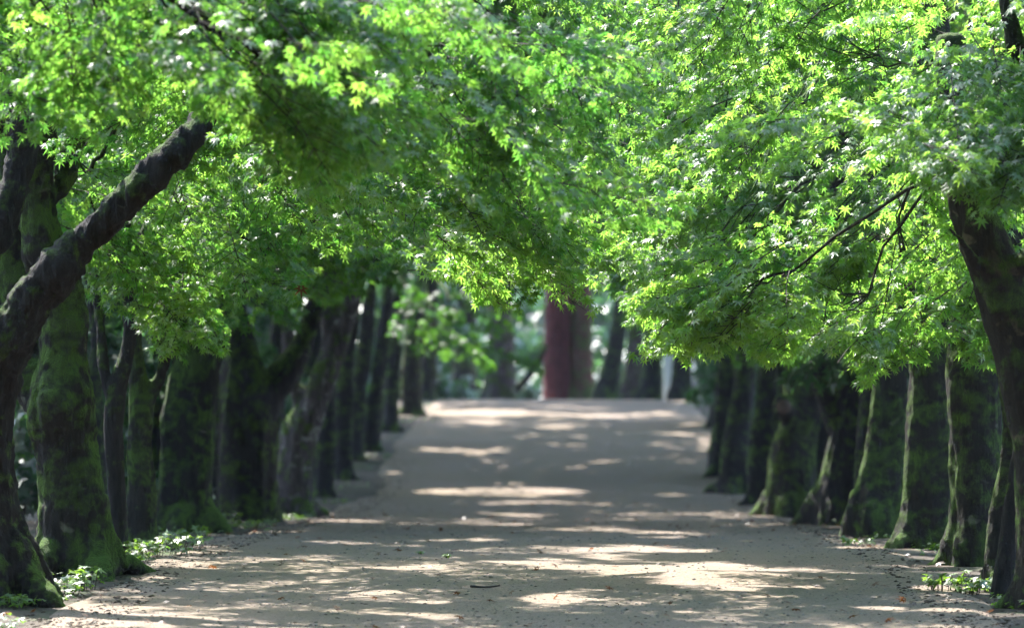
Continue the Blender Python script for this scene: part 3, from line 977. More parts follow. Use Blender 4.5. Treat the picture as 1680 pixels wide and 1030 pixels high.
Y = gd(848)
t = Tree('maple_tree', 'mossy maple bearing a round dark sawn knot at head height', Y,
         [[(1300, 852, 80), (1300, 790, 66), (1302, 730, 58), (1308, 680, 42), (1306, 620, 36), (1312, 560, 34), (1310, 440, 30), (1300, 300, 26)],
          [(1318, 730, 36), (1334, 640, 26), (1340, 560, 22), (1345, 420, 18)],
          [(1300, 690, 30), (1288, 668, 26, -0.15), (1282, 664, 26, -0.25)]],
         M['bark_moss'], 1, 1300, group=AV, voxel=0.02, seed=38, wide=1.25, flute=0.03, lump=0.02, rootspread=1.3)
RIMS.append((t, 620, 800, 4))
kn = at(1286, 667, Y - 0.3)
v, f = tube([kn + [0, 0.10, 0], kn, kn + [-0.005, -0.03, 0.0], kn + [-0.007, -0.035, 0]], [0.060, 0.068, 0.060, 0.035], 11)
ko = mesh_obj('knot', v, f, M['cut'], t.root, True, t.loc); ko['label'] = 'round dark sawn branch knot'
t.add_pads(14, (980, 1320), (0, 560), (34.5, 38.5), [(900, 410), (960, 460), (1060, 550), (1140, 600), (1320, 610)], 0.088, 5, 0.45, 0.42, 0.75)
t.add_top(44, (0.4, 5.6), (34, 39), (5, 7.8))
t.limbs(4, 0.04)
t.finish(far_leaf)

for i, (px, wd, Y, ch, lab, sd) in enumerate([
    (1348, 56, 36.5, [(1350, 740, 50), (1356, 640, 42), (1352, 520, 34), (1350, 380, 28)], 'black trunk wedged behind the knotted mossy maple', 1),
    (1432, 52, 30.5, [(1428, 740, 46), (1434, 640, 40), (1430, 500, 32), (1430, 360, 26)], 'dark trunk crowded behind the twin stemmed mossy maple', 1),
    (1272, 44, 42.0, [(1276, 740, 36), (1282, 640, 30), (1285, 520, 26), (1290, 400, 22)], 'blurred black trunk just beyond the sawn knot', 1),
    (1478, 40, 34.0, [(1476, 740, 36), (1474, 640, 32), (1474, 500, 28), (1478, 360, 24)], 'dark trunk filling the gap between the twin stems and the trunk with the sun whitened edge', 1),
    (450, 48, 41.0, [(446, 720, 40), (452, 620, 34), (462, 500, 28), (470, 380, 22)], 'dark trunk behind the arms of the V fork', -1),
    (268, 44, 31.0, [(262, 760, 38), (266, 640, 32), (262, 520, 26), (258, 400, 22)], 'dark trunk in the gap between the slim forked and the stout maple', -1),
    (508, 40, 44.5, [(506, 700, 32), (512, 620, 28), (520, 520, 24), (530, 420, 20)], 'blurred dark trunk behind the pale lavender barked maple', -1),
    (150, 40, 27.0, [(158, 780, 34), (152, 660, 30), (160, 540, 26), (150, 420, 22)], 'shaded grey trunk in the gap behind the burled mossy maple', -1)]):
    py = float(HORIZON - (gz((px - 840) * Y / F, Y)[0] - CAMZ) * F / Y)
    t = Tree('maple_tree', lab, Y, [[(px, py + 4, wd)] + ch], M['bark_far'], sd, px, group='second row maples', voxel=0.03, seed=110 + i, wide=1.15, flute=0.035, lump=0.03, nroots=4)
    t.add_pads(6, (px - 120, px + 120), (-40, 520), (Y - 1.0, Y + 1.2), [(0, 500), (500, 520), (640, 480), (700, 420), (1000, 420), (1150, 570), (1680, 590)], 0.10, 5, 0.4, 0.35, 0.8, twig=False)
    t.add_top(9, (t.loc[0] - 2.5, t.loc[0] + 2.5), (Y - 1.5, Y + 2.5), (4.6, 7.5), 0.34)
    t.limbs(3, 0.04)
    t.finish(far_leaf)

far_right = [
    (1246, 34, 40.0, [(1246, 760, 28), (1252, 680, 24), (1262, 600, 20), (1260, 480, 18)], 'thin blurred stem beside the knotted mossy maple', 8),
    (1208, 48, 43.5, [(1208, 760, 42), (1212, 700, 34), (1222, 620, 26), (1215, 520, 22), (1210, 400, 20)], 'blurred blue black maple with a pale glint on its foot at the dip', 8),
    (1186, 40, 47.0, [(1188, 720, 34), (1192, 640, 28), (1200, 540, 24), (1190, 420, 20)], 'blurred dark maple where the path starts to climb', 6),
    (1196, 32, 51.0, [(1200, 690, 28), (1205, 600, 24), (1200, 480, 20)], 'far dark maple half hidden behind the blurred ones at the dip', 6),
    (1184, 30, 56.0, [(1184, 660, 26), (1186, 580, 22), (1180, 480, 18)], 'farthest dark maple beside the crest, nearest the white wall', 7),
]
for i, (px, wd, Yf, ch, lab, npads) in enumerate(far_right):
    Y = Yf
    py = float(HORIZON - (hgt(Y) - CAMZ) * F / Y)
    t = Tree('maple_tree', lab, Y, [[(px, py + 4, wd)] + ch], M['bark_far'], 1, px, group=AV, voxel=0.042, seed=50 + i, wide=1.35, flute=0.035, lump=0.03, nroots=4)
    hem = [(860, 420), (900, 440), (980, 480), (1060, 560), (1150, 600), (1300, 620)]
    t.add_pads(npads, (px - 230, px + 40), (-40, 540), (Y - 1.2, Y + 1.6), hem, 0.115, 5, 0.4, 0.35, 0.95, twig=False)
    t.add_top(44, (0.4, 6), (Y - 1.5, Y + 2.5), (5.2, 8.5), 0.38)
    t.limbs(3, 0.05)
    t.finish(far_leaf)

# ================================ beyond the crest
Y = 68.5
t = Tree('cedar_tree', 'giant red barked cedar standing at the end of the path', Y,
         [[(916, 690, 44), (914, 640, 40), (914, 560, 38), (915, 480, 37), (916, 350, 36), (917, 150, 33), (918, -300, 26)]],
         M['bark_red'], 1, 930, voxel=0.065, seed=61, flute=0.02, lump=0.015, fine=0.012, nroots=3, rootspread=1.3)
ch = chain_px([(950, 694, 54, .15), (951, 650, 47, .15), (950, 600, 43, .15), (950, 480, 40, .15), (949, 350, 39, .15), (946, 150, 34, .15), (940, -300, 26, .15)], Y)
remesh_displace('trunk', [tube(ch[:, :3], ch[:, 3], 14)] + roots(np.array([ch[0][0], ch[0][1], t.loc[2]]), 0.27, 5, 5, 1.4), 0.05, M['bark_redlichen'], t.root, t.loc, 62, 0.02, 0.015, 0.012)['label'] = 'lichen covered brown stem fused to the red one'
t.add_pads(8, (820, 1040), (-160, 300), (67, 71), [(800, 300), (1040, 300)], 0.17, 5, 0.3, 0.4, 1.2, twig=False)
t.limbs(2, 0.06)
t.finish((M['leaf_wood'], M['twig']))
end_trees = [
    (996, 34, 66.5, [(1004, 600, 30), (1014, 540, 27), (1026, 460, 24), (1040, 330, 22)], 'black trunk slanting up beside the giant red cedar', 'bark_far'),
    (1037, 38, 70.0, [(1040, 600, 32), (1046, 530, 29), (1048, 420, 26)], 'grey trunk second from the giant red cedar towards the white post', 'bark_pale'),
    (1069, 34, 67.5, [(1070, 600, 31), (1072, 520, 28), (1074, 400, 25)], 'dark upright trunk touching the white post', 'bark_far'),
    (1119, 32, 67.0, [(1119, 610, 30), (1120, 540, 27), (1122, 420, 24)], 'dark upright trunk between the white post and the white wall', 'bark_far'),
    (822, 46, 71.0, [(822, 600, 42), (822, 520, 38), (820, 400, 34)], 'wide grey trunk left of the giant red cedar', 'bark_pale'),
    (760, 40, 74.0, [(762, 600, 36), (764, 520, 33), (766, 400, 30)], 'shaded trunk behind the low pale sprays beyond the crest', 'bark_far'),
    (700, 30, 69.0, [(702, 600, 27), (704, 520, 24), (706, 400, 22)], 'shaded slim trunk beyond the crest next to the last maple', 'bark_far'),
]
for i, (px, wd, Yf, ch, lab, bm) in enumerate(end_trees):
    Y = Yf
    py = float(HORIZON - (hgt(Y) - CAMZ) * F / Y)
    t = Tree('forest_tree', lab, Y, [[(px - 3, py + 4, wd * 1.2)] + ch + [(ch[-1][0], 0, 14), (ch[-1][0], -200, 10)]], M[bm], 1, px - 3, group='trunks beyond the crest', voxel=0.065, seed=70 + i, flute=0.03, lump=0.02, nroots=3, rootspread=1.4)
    t.add_pads(7, (px - 90, px + 90), (-160, 440), (Y - 1.5, Y + 2.5), [(560, 520), (780, 490), (860, 470), (960, 470), (1000, 540), (1060, 560), (1160, 600), (1240, 600)], 0.17, 5, 0.4, 0.35, 1.2, twig=False)
    t.add_top(22, (t.loc[0] - 3.5, t.loc[0] + 3.5), (Y - 4.5, Y + 3.5), (5.5, 9.5), 0.40)
    t.limbs(2, 0.05)
    t.finish((M['leaf_wood'], M['twig']))

# leaning pole against the cedar
Y = 68.0
a, b = at(846, 640, Y), at(896, 566, Y)
c = smooth_chain(np.array([np.append(a, .07), np.append((a + b) / 2 + [0.03, 0, -0.05], .062), np.append(b, .05)]), 8)
V, Fc = tube(c[:, :3], c[:, 3], 10)
tag(mesh_obj('fallen_limb', V, Fc, M['bark_far']), 'dark bare limb propped against the giant red cedar', 'branch')

def box(cx, cy, z0, sx, sy, sz, bev=0.02):
    x0, x1, y0, y1 = cx - sx / 2, cx + sx / 2, cy - sy / 2, cy + sy / 2
    V, b = [], bev
    for z, k in ((z0, 0), (z0 + sz - b, 0), (z0 + sz, b)):
        V += [(x0 + k, y0 + k, z), (x1 - k, y0 + k, z), (x1 - k, y1 - k, z), (x0 + k, y1 - k, z)]
    Fc = [(3, 2, 1, 0), (8, 9, 10, 11)]
    for l in (0, 4):
        for j in range(4):
            k = (j + 1) % 4
            Fc.append((l + j, l + k, l + 4 + k, l + 4 + j))
    return V, Fc
p = at(1096, 640, 68.0); z0 = float(hgt(68.0)) - 0.1
post = thing('gate_post', (p[0], 68.0, z0), 'slim white post standing between two dark trunks beyond the crest', 'post')
v, f = box(0, 0, 0, 0.15, 0.15, 1.75); mesh_obj('shaft', v, f, M['white'], post, False)
v, f = box(0, 0, 1.75, 0.19, 0.19, 0.06, 0.02); mesh_obj('cap', v, f, M['white'], post, False)
p = at(1150, 640, 78.0); z0 = float(hgt(78.0)) - 0.1
wl = thing('boundary_wall', (p[0] + 0.4, 78.0, z0), 'pale white wall glimpsed at the crest beside the far dark maples', 'wall')
v, f = box(0, 0, 0, 1.3, 0.2, 1.25); mesh_obj('panel', v, f, M['white'], wl, False)
v, f = box(0, 0, 1.252, 1.4, 0.3, 0.07); mesh_obj('coping', v, f, M['grey'], wl, False)
p = at(1148, 640, 76.5); z0 = float(hgt(76.5)) - 0.05
bx = thing('utility_box', (p[0], 76.5, z0), 'grey box standing before the pale white wall', 'box')
v, f = box(0, 0, 0, 0.34, 0.3, 0.62); mesh_obj('cabinet', v, f, M['grey'], bx, False)
v, f = box(0, 0, 0.622, 0.40, 0.36, 0.05); mesh_obj('lid', v, f, M['grey'], bx, False)

# ================================ undergrowth and woods at the sides
def shrub(px, Y, h, wdt, lab, tint=0.5, size=0.09, npad=14, mat=None):
    X = (px - 840) * Y / F
    z = float(gz(X, Y)[0])
    o = thing('shrub', (X, Y, z), lab, 'shrub', 'shrubs behind the tree rows')
    r = np.random.default_rng(int(px * 7 + Y * 13))
    c = Crown()
    Vs, Fs, off = [], [], 0
    for k in range(npad):
        p = np.array([X + r.uniform(-wdt, wdt) * 0.5, Y + r.uniform(-0.6, 0.6), z + h * (0.15 + 0.85 * r.random())])
        c.pad(p, r.uniform(0, 6.28), size * (1.5 if Y < 60 else 2.1), 3, tint, 3, 0.35, 0.7, r, False, 0.3, tm=5 if Y < 60 else 3)
        b = np.array([X, Y, z]) + r.normal(0, 0.06, 3) * [1, 1, 0]
        cc = smooth_chain([b - [0, 0, 0.05], b * 0.6 + p * 0.4 + [0, 0, 0.2], p], 6)
        v, f = tube(cc, np.linspace(0.02, 0.005, 6), 4)
        Vs.append(v); Fs += [tuple(i + off for i in q) for q in f]; off += len(v)
    mesh_obj('stems', np.vstack(Vs), Fs, M['twig'], o, True, (X, Y, z))
    A = c.arrays()
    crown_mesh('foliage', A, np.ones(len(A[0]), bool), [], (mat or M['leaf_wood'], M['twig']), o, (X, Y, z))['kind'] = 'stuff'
shrubs = [
    (15, 31, 1.7, 1.6, 'pale green shrub glimpsed past the burled trunk at the frame edge'),
    (150, 38, 2.2, 2.0, 'shaded shrub seen between the burled trunk and the thin dark stem'),
    (262, 44, 1.9, 1.8, 'shaded shrub seen between the slim forked maple and the stout dark one'),
    (352, 52, 2.2, 2.4, 'shrub seen between the stout dark maple and the V fork'),
    (460, 62, 2.4, 2.6, 'shrub seen behind the V fork'),
    (556, 72, 2.4, 3.0, 'shrub seen behind the first far maples of the pale leaning side'),
    (60, 40, 2.4, 2.0, 'dense shrub low behind the burled mossy maple'),
    (215, 50, 2.6, 2.4, 'dense dark shrub behind the thin dark stem'),
    (310, 60, 2.8, 2.8, 'dense dark shrub deep behind the stout maple'),
    (410, 70, 3.0, 3.0, 'dense dark shrub deep behind the V fork'),
    (500, 66, 2.8, 2.6, 'dense dark shrub deep behind the pale leaning maple'),
    (600, 78, 3.0, 3.0, 'dense dark shrub behind the narrow maples of the far slope'),
    (650, 72, 2.2, 2.0, 'dark shrub behind the slim far maples near the crest'),
    (1655, 30, 1.6, 1.3, 'bright shrub glimpsed behind the slanting moss trunk'),
    (1560, 40, 2.2, 1.8, 'shrub in the dark gap behind the trunk with the sun whitened edge'),
    (1440, 50, 2.2, 2.2, 'shrub in the dark gap behind the twin stems'),
    (1340, 58, 2.4, 2.4, 'shrub in the dark gap behind the knotted maple'),
    (1300, 68, 2.4, 1.4, 'shrub in the dark gap behind the thin blurred stem'),
    (1400, 46, 2.6, 1.2, 'dense dark shrub behind the slanting foot maple'),
    (1300, 56, 2.6, 1.6, 'dense dark shrub behind the sawn knot'),
    (1290, 64, 2.6, 1.2, 'dense dark shrub behind the blurred maples at the dip'),
    (862, 84, 1.9, 2.4, 'sunlit shrub behind the limb propped on the cedar'),
    (1004, 82, 2.0, 2.6, 'sunlit shrub between the cedar and the slanting black trunk'),
    (1075, 88, 1.7, 2.4, 'sunlit shrub behind the white post'),
    (760, 86, 2.2, 3.0, 'shaded shrub beyond the crest behind the low pale sprays'),
    (690, 80, 2.2, 2.6, 'shaded shrub beyond the crest behind the last maple'),
]
for s in shrubs:
    shrub(*s, size=0.11 if s[1] > 45 else 0.085, npad=16)

side_trees = []
for i, (X, Y) in enumerate([(-5.2, 30), (-6.0, 38), (-7.0, 47), (-8.2, 57), (-9.0, 68), (5.6, 31), (6.6, 40), (7.6, 50), (8.8, 60), (9.6, 70)]):
    px = 840 + X * F / Y
    py = float(HORIZON - (gz(X, Y)[0] - CAMZ) * F / Y)
    k = F / Y
    lab = 'shadowy forest tree in the deep wood ' + ('past the burled mossy maple row' if X < 0 else 'past the straight rim lit trunks')
    t = Tree('forest_tree', lab, Y, [[(px, py + 4, 0.42 * k), (px + 4, py - 1.5 * k, 0.34 * k), (px - 6, py - 4 * k, 0.28 * k), (px, py - 7 * k, 0.18 * k)]], M['bark_far'], int(np.sign(X)), px, group='forest trees behind the rows', voxel=0.065, seed=90 + i, nroots=4)
    for q in range(38):
        p = np.array([X + t.r.normal(0, 1.5), Y + t.r.normal(0, 2.2), t.r.uniform(2.6, 9.5)])
        t.crown.pad(p, t.r.uniform(0, 6.28), 0.38, 3, 0.4, 3, 0.3, 1.2, t.r, False, 0.6)
        t.pads.append((p, 0))
    t.limbs(4, 0.06)
    t.finish((M['leaf_wood'], M['twig']))

# far wood that reads as one mass
c = Crown()
r = np.random.default_rng(77)
for k in range(380):
    Y = r.uniform(88, 125)
    p = np.array([r.uniform(-0.17, 0.17) * Y, Y, -1.6 + 15 * r.random() ** 1.3])
    c.pad(p, r.uniform(0, 6.28), 0.36, 3, 0.45, 2, 0.3, 1.7, r, False, 0.9, tm=5)
def spread(n, fx, fy, fz, size=0.8, L=2.3):   # unseen rest of the wood, added around the viewpoint to cut sky light
    for k in range(n):
        y = r.uniform(*fy); x = fx(y)
        c.pad(np.array([x, y, r.uniform(*fz)]), r.uniform(0, 6.28), size, 3, 0.45, 2, 0.3, L, r, False, 1.2)
sgn = lambda: 1 if r.random() < 0.5 else -1
spread(240, lambda y: sgn() * r.uniform(6.0, 17), (-10, 34), (0.3, 11))
spread(190, lambda y: r.uniform(-17, 17), (-26, -9), (0.3, 11))
spread(200, lambda y: r.uniform(-8, 8), (-12, 12.5), (4.6, 8.5))  # canopy added overhead, out of view, to darken the trunks ahead
for k in range(200):
    Y = r.uniform(96, 122)
    c.pad(np.array([r.uniform(-0.06, 0.07) * Y, Y, -1.4 + 7.5 * r.random()]), r.uniform(0, 6.28), 0.36, 3, 0.45, 2, 0.3, 1.7, r, False, 0.9, tm=5)
for k in range(170):
    Y = r.uniform(124, 130)
    c.pad(np.array([r.uniform(-0.16, 0.16) * Y, Y, -2.0 + 6.5 * r.random()]), r.uniform(0, 6.28), 0.7, 3, 0.45, 2, 0.3, 2.3, r, False, 1.0)
A = c.arrays()
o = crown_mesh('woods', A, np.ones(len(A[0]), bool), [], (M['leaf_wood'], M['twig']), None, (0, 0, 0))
tag(o, 'dense green wood closing the view beyond the crest, plus unseen foliage added to shade the avenue', 'woods', kind='stuff')

# ------------------------------------------------------------------ build crowns; the leaves that show largest become objects
SV = np.array(SUNV)
GAPS = []      # openings in the canopy: a point that the sun reaches, radius, share of leaves left standing, clear from this distance on
for px, py, Y, rad, kp in [(800, 430, 19.8, 0.42, 0.06), (720, 400, 19.8, 0.25, 0.06), (900, 440, 19.8, 0.25, 0.06), (1130, 555, 19.5, 0.24, 0.05), (1200, 520, 19.5, 0.22, 0.05), (1320, 560, 19.5, 0.3, 0.1),
                           (1440, 580, 19.5, 0.3, 0.1), (1550, 570, 19.5, 0.25, 0.1), (1000, 420, 20.8, 0.3, 0.1), (1080, 480, 20.8, 0.3, 0.15), (1020, 200, 21.0, 0.45, 0.15), (1150, 120, 20.5, 0.5, 0.15),
                           (1400, 350, 19.6, 0.4, 0.2), (1600, 290, 18.0, 0.3, 0.1), (1300, 200, 20.0, 0.4, 0.2), (470, 170, 16.2, 0.24, 0.05), (400, 100, 16.2, 0.15, 0.05), (560, 220, 16.4, 0.16, 0.05), (300, 480, 22.0, 0.4, 0.2),
                           (250, 560, 22.5, 0.35, 0.15), (560, 380, 21.5, 0.35, 0.2), (650, 60, 20.0, 0.4, 0.15), (950, 60, 22, 0.5, 0.15), (240, 288, 18.2, 0.12, 0.0), (130, 405, 18.2, 0.05, 0.0),
                           (1562, 640, 20.9, 0.11, 0.02), (1562, 692, 20.9, 0.11, 0.02), (1562, 744, 20.9, 0.11, 0.02), (1562, 796, 20.9, 0.11, 0.02), (1562, 848, 20.9, 0.11, 0.02), (1562, 900, 20.9, 0.11, 0.02), (1482, 620, 22.6, 0.11, 0.02), (1482, 672, 22.6, 0.11, 0.02), (1482, 724, 22.6, 0.11, 0.02), (1482, 776, 22.6, 0.11, 0.02), (1482, 828, 22.6, 0.11, 0.02), (1482, 880, 22.6, 0.11, 0.02), (1402, 700, 24.6, 0.11, 0.02), (1402, 756, 24.6, 0.11, 0.02), (1402, 813, 24.6, 0.11, 0.02), (1402, 870, 24.6, 0.11, 0.02), (1430, 640, 24.6, 0.11, 0.02), (1430, 693, 24.6, 0.11, 0.02), (1430, 746, 24.6, 0.11, 0.02), (1430, 800, 24.6, 0.11, 0.02), (1645, 720, 19.6, 0.11, 0.02), (1645, 772, 19.6, 0.11, 0.02), (1645, 825, 19.6, 0.11, 0.02), (1645, 877, 19.6, 0.11, 0.02), (1645, 930, 19.6, 0.11, 0.02), (1350, 740, 30.0, 0.11, 0.02), (1350, 795, 30.0, 0.11, 0.02), (1350, 850, 30.0, 0.11, 0.02), (1272, 720, 36.5, 0.11, 0.02), (1272, 775, 36.5, 0.11, 0.02), (1272, 830, 36.5, 0.11, 0.02), (1096, 625, 68, 0.3, 0.02), (1096, 655, 68, 0.3, 0.02), (1150, 630, 78, 0.5, 0.02), (182, 760, 20.2, 0.1, 0.1), (680, 500, 45, 0.55, 0.02), (720, 530, 45, 0.6, 0.02), (760, 560, 45, 0.6, 0.02), (800, 590, 45, 0.5, 0.02), (740, 480, 45, 0.5, 0.02), (1400, 800, 25, 0.15, 0.1),
                           (250, 905, 23, 0.2, 0), (290, 903, 23, 0.2, 0), (120, 965, 19.3, 0.15, 0), (374, 860, 30, 0.15, 0), (1570, 965, 19.3, 0.2, 0), (60, 990, 18.4, 0.1, 0),
                           (820, 250, 20, 0.35, 0.3), (1100, 330, 20.5, 0.4, 0.3), (1250, 420, 19.8, 0.35, 0.3), (1500, 420, 19.8, 0.35, 0.3), (420, 330, 20, 0.3, 0.3), (150, 100, 16.5, 0.2, 0.2), (1450, 60, 20, 0.4, 0.3), (1650, 200, 18, 0.3, 0.2)]:
    GAPS.append((at(px, py, Y), rad, kp, 0.25))
def rim(tr, py0, py1, n, rad=0.11):
    # let the low sun strike the path-facing edge of a trunk
    co = np.array([v.co[:] for v in tr.trunk.data.vertices]) + tr.loc
    qx, qy = to_px(co)
    for py in np.linspace(py0, py1, n):
        k = np.abs(qy - py) < 6
        if k.any():
            j = np.where(k)[0][np.argmin(qx[k])]
            GAPS.append((co[j] + [-0.03, 0.0, 0], rad * tr.r.uniform(0.2, 0.95), 0.02, 0.08))
for tr, a, b, n in RIMS:
    rim(tr, a, b, n)
rg = np.random.default_rng(5)
for k in range(26):
    y = 17 + 40 * rg.random() ** 2.0
    x = float(xc(y)) + rg.uniform(-2.1, 2.1)
    GAPS.append((np.array([x, y, float(hgt(y))]), rg.uniform(0.04, 0.12), 0.0, 0.5))
for px, py, rad in [(1560, 1005, 0.22), (1450, 1000, 0.2), (1650, 1010, 0.2), (1130, 1008, 0.12), (620, 935, 0.14), (680, 932, 0.12), (560, 942, 0.1), (760, 905, 0.1), (1080, 900, 0.16), (1010, 905, 0.13), (1250, 965, 0.15), (1330, 968, 0.14), (280, 1010, 0.1), (840, 862, 0.3), (1500, 930, 0.12)]:
    y = gd(py)
    GAPS.append((np.array([(px - 840) * y / F, y, float(hgt(y))]), rad * 0.55, 0.0, 0.5))
for px, Y in [(900, 60), (1000, 59.5), (1090, 60), (820, 59.5)]:
    GAPS.append((np.array([(px - 840) * Y / F, Y, float(hgt(Y))]), 0.15, 0.0, 0.5))
def gap_mask(P, soft=0.4, S=0.0):
    S = np.where(np.asarray(S) > 0.14, np.asarray(S) * 0.6, 0.0) * np.ones(len(P))
    keep = np.ones(len(P), bool)
    for c, rad, kp, dmin in GAPS:
        q = P - c
        s = q @ SV
        near = np.where((s > dmin) & (np.einsum('ij,ij->i', q, q) - s * s < (rad + S) ** 2))[0]
        up = to_px(P[near])[1] < -30
        keep[near[rg.random(len(near)) > np.where(up, 0.0, kp if kp < 0.1 else max(kp, soft))]] = False
    return keep
data = []
for t, mats, nl in TREES:
    A = t.crown.arrays()
    k = gap_mask(A[0], 0.4, A[3])
    data.append((t, mats, nl, tuple(a[k] for a in A)))
    if t.crown.lines:
        k = gap_mask(np.array([l.mean(0) for l in t.crown.lines]), 0.1)
        t.crown.lines = [l for l, q in zip(t.crown.lines, k) if q]
ids = np.concatenate([np.full(len(d[3][0]), i) for i, d in enumerate(data)])
idx = np.concatenate([np.arange(len(d[3][0])) for d in data])
allP = np.concatenate([d[3][0] for d in data])
pxx, pyy = to_px(allP)
inside = (pxx > 4) & (pxx < 1676) & (pyy > 4) & (pyy < 1026)
cell = 9.0
key = (np.floor(pxx / cell).astype(np.int64) * 4096 + np.floor(pyy / cell).astype(np.int64))
order = np.lexsort((allP[:, 1], key))
first = np.ones(len(order), bool)
first[1:] = key[order][1:] != key[order][:-1]
vis = np.zeros(len(order), bool)
vis[order[first]] = True
vis &= inside
leaf_meshes = {}
def leaf_mesh(tb):
    if tb not in leaf_meshes:
        tv, tf = LFINE
        me = bpy.data.meshes.new('leaf')
        me.from_pydata(tv.tolist(), [], tf.tolist())
        a = me.attributes.new('tint', 'FLOAT', 'FACE')
        a.data.foreach_set('value', np.full(len(tf), tb / 7.0, np.float32))
        me.materials.append(M['leaf'])
        leaf_meshes[tb] = me
    return leaf_meshes[tb]
for i, (t, mats, nl, A) in enumerate(data):
    keep = np.ones(len(A[0]), bool)
    chosen = []
    if nl:
        cand = idx[vis & (ids == i)]
        cand = cand[A[5][cand] == 7]
        face = np.abs(A[2][cand][:, 1]) * A[3][cand] / A[0][cand][:, 1]
        chosen = cand[np.argsort(-face)][:nl]
        keep[chosen] = False
    co = crown_mesh('crown', A, keep, t.crown.lines, mats, t.root, t.loc, 0.0028 if t.Y < 26 else 0.004)
    co['kind'] = 'stuff'
    for j in chosen:
        o = bpy.data.objects.new('leaf', leaf_mesh(int(round(A[4][j] * 7))))
        T_, N_, s = A[1][j], A[2][j], A[3][j]
        b = np.cross(T_, N_)
        p = A[0][j] - t.loc
        o.matrix_local = Matrix(((b[0] * s, T_[0] * s, N_[0] * s, p[0]), (b[1] * s, T_[1] * s, N_[1] * s, p[1]), (b[2] * s, T_[2] * s, N_[2] * s, p[2]), (0, 0, 0, 1)))
        o.parent = co
        COL.objects.link(o)

# withered leaves caught in the sprays
def single_leaf(name, px, py, Y, s, az, droop, mat, parent, loc):
    c = Crown()
    c.leaves(np.array([at(px, py, Y)]), np.array([az]), s, 7, 0.5, (droop, 1))
    A = c.arrays()
    return crown_mesh(name, A, np.ones(1, bool), [], (mat,), parent, loc)
single_leaf('withered_leaf', 792, 268, 18.6, 0.07, -1.5, 75, M['leaf_dead'], L1.root, L1.loc)['label'] = 'curled brown withered leaf'
single_leaf('withered_leaf', 494, 470, 21.0, 0.09, -1.2, 85, M['leaf_dead'], B.root, B.loc)['label'] = 'hanging brown withered leaf'

# ------------------------------------------------------------------ weeds, twig, litter
def weed(px, py, n, h, rad, lab, tint=0.6, size=0.042):
    size = 0.028 if n < 6 else size
    Y = gd(py)
    X = (px - 840) * Y / F
    z = float(gz(X, Y)[0])
    o = thing('weed', (X, Y, z), lab, 'weed', 'weeds along the path edges')
    r = np.random.default_rng(int(px * 31 + py))
    c = Crown()
    for k in range(n):
        a = r.uniform(0, 6.28); q = rad * math.sqrt(r.random())
        hh = h * r.uniform(0.35, 1.0)
        b = np.array([X + math.cos(a) * q * 0.7, Y + math.sin(a) * q * 0.7, z - 0.01])
        tip = np.array([X + math.cos(a) * q, Y + math.sin(a) * q, z + hh])
        cc = smooth_chain([b, (b + tip) / 2 + [0, 0, 0.01], tip], 4)
        v, f = tube(cc, np.linspace(0.003, 0.0015, 4), 3)
        mesh_obj('stem', v, f, M['twig'], o, True, (X, Y, z))
        for e in range(3):
            c.leaves(np.array([tip]), np.array([a + e * 2.09 + r.normal(0, 0.3)]), size, 3, tint, (10, 18), r)
    A = c.arrays()
    crown_mesh('leaves', A, np.ones(len(A[0]), bool), [], (M['leaf_weed'], M['twig']), o, (X, Y, z))['kind'] = 'stuff'
weeds = [
    (10, 1000, 14, 0.06, 0.10, 'weed at the very corner below the leaning dark maple'),
    (52, 996, 12, 0.05, 0.10, 'low weed against the foot of the leaning dark maple'),
    (100, 978, 22, 0.08, 0.14, 'leafy weed between the leaning maple and the burled trunk'),
    (140, 968, 18, 0.11, 0.11, 'taller weed in front of the burled mossy trunk'),
    (200, 938, 20, 0.10, 0.15, 'weed beside the foot of the burled mossy trunk'),
    (222, 922, 18, 0.09, 0.14, 'weed before the thin dark stem'),
    (258, 912, 26, 0.11, 0.20, 'weed clump before the slim forked maple'),
    (290, 905, 24, 0.10, 0.18, 'weed clump spreading onto the path near the stout dark maple'),
    (318, 888, 20, 0.08, 0.25, 'thin weeds at the foot of the stout dark maple'),
    (372, 866, 10, 0.14, 0.12, 'bright weed glowing beside the pale slender stem'),
    (402, 870, 18, 0.08, 0.3, 'pale weeds below the V fork'),
    (1548, 972, 16, 0.09, 0.11, 'sunny weed on the path side of the bright moss trunk'),
    (1582, 974, 16, 0.08, 0.11, 'sunny weed close to the leaning dark pole'),
    (1612, 970, 12, 0.06, 0.10, 'small weed at the foot of the bright moss trunk'),
    (1546, 920, 10, 0.10, 0.10, 'weed between the two straight dark trunks'),
    (1418, 894, 12, 0.05, 0.2, 'sparse weed below the twin stemmed maple'),
    (690, 912, 3, 0.03, 0.02, 'tiny sprig alone in the middle of the path'),
    (737, 919, 4, 0.025, 0.025, 'second tiny sprig in the path beside the lone one'),
    (660, 700, 30, 0.16, 0.5, 'blurred green weeds on the far slope by the last maples'),
]
for s in weeds:
    weed(*s)

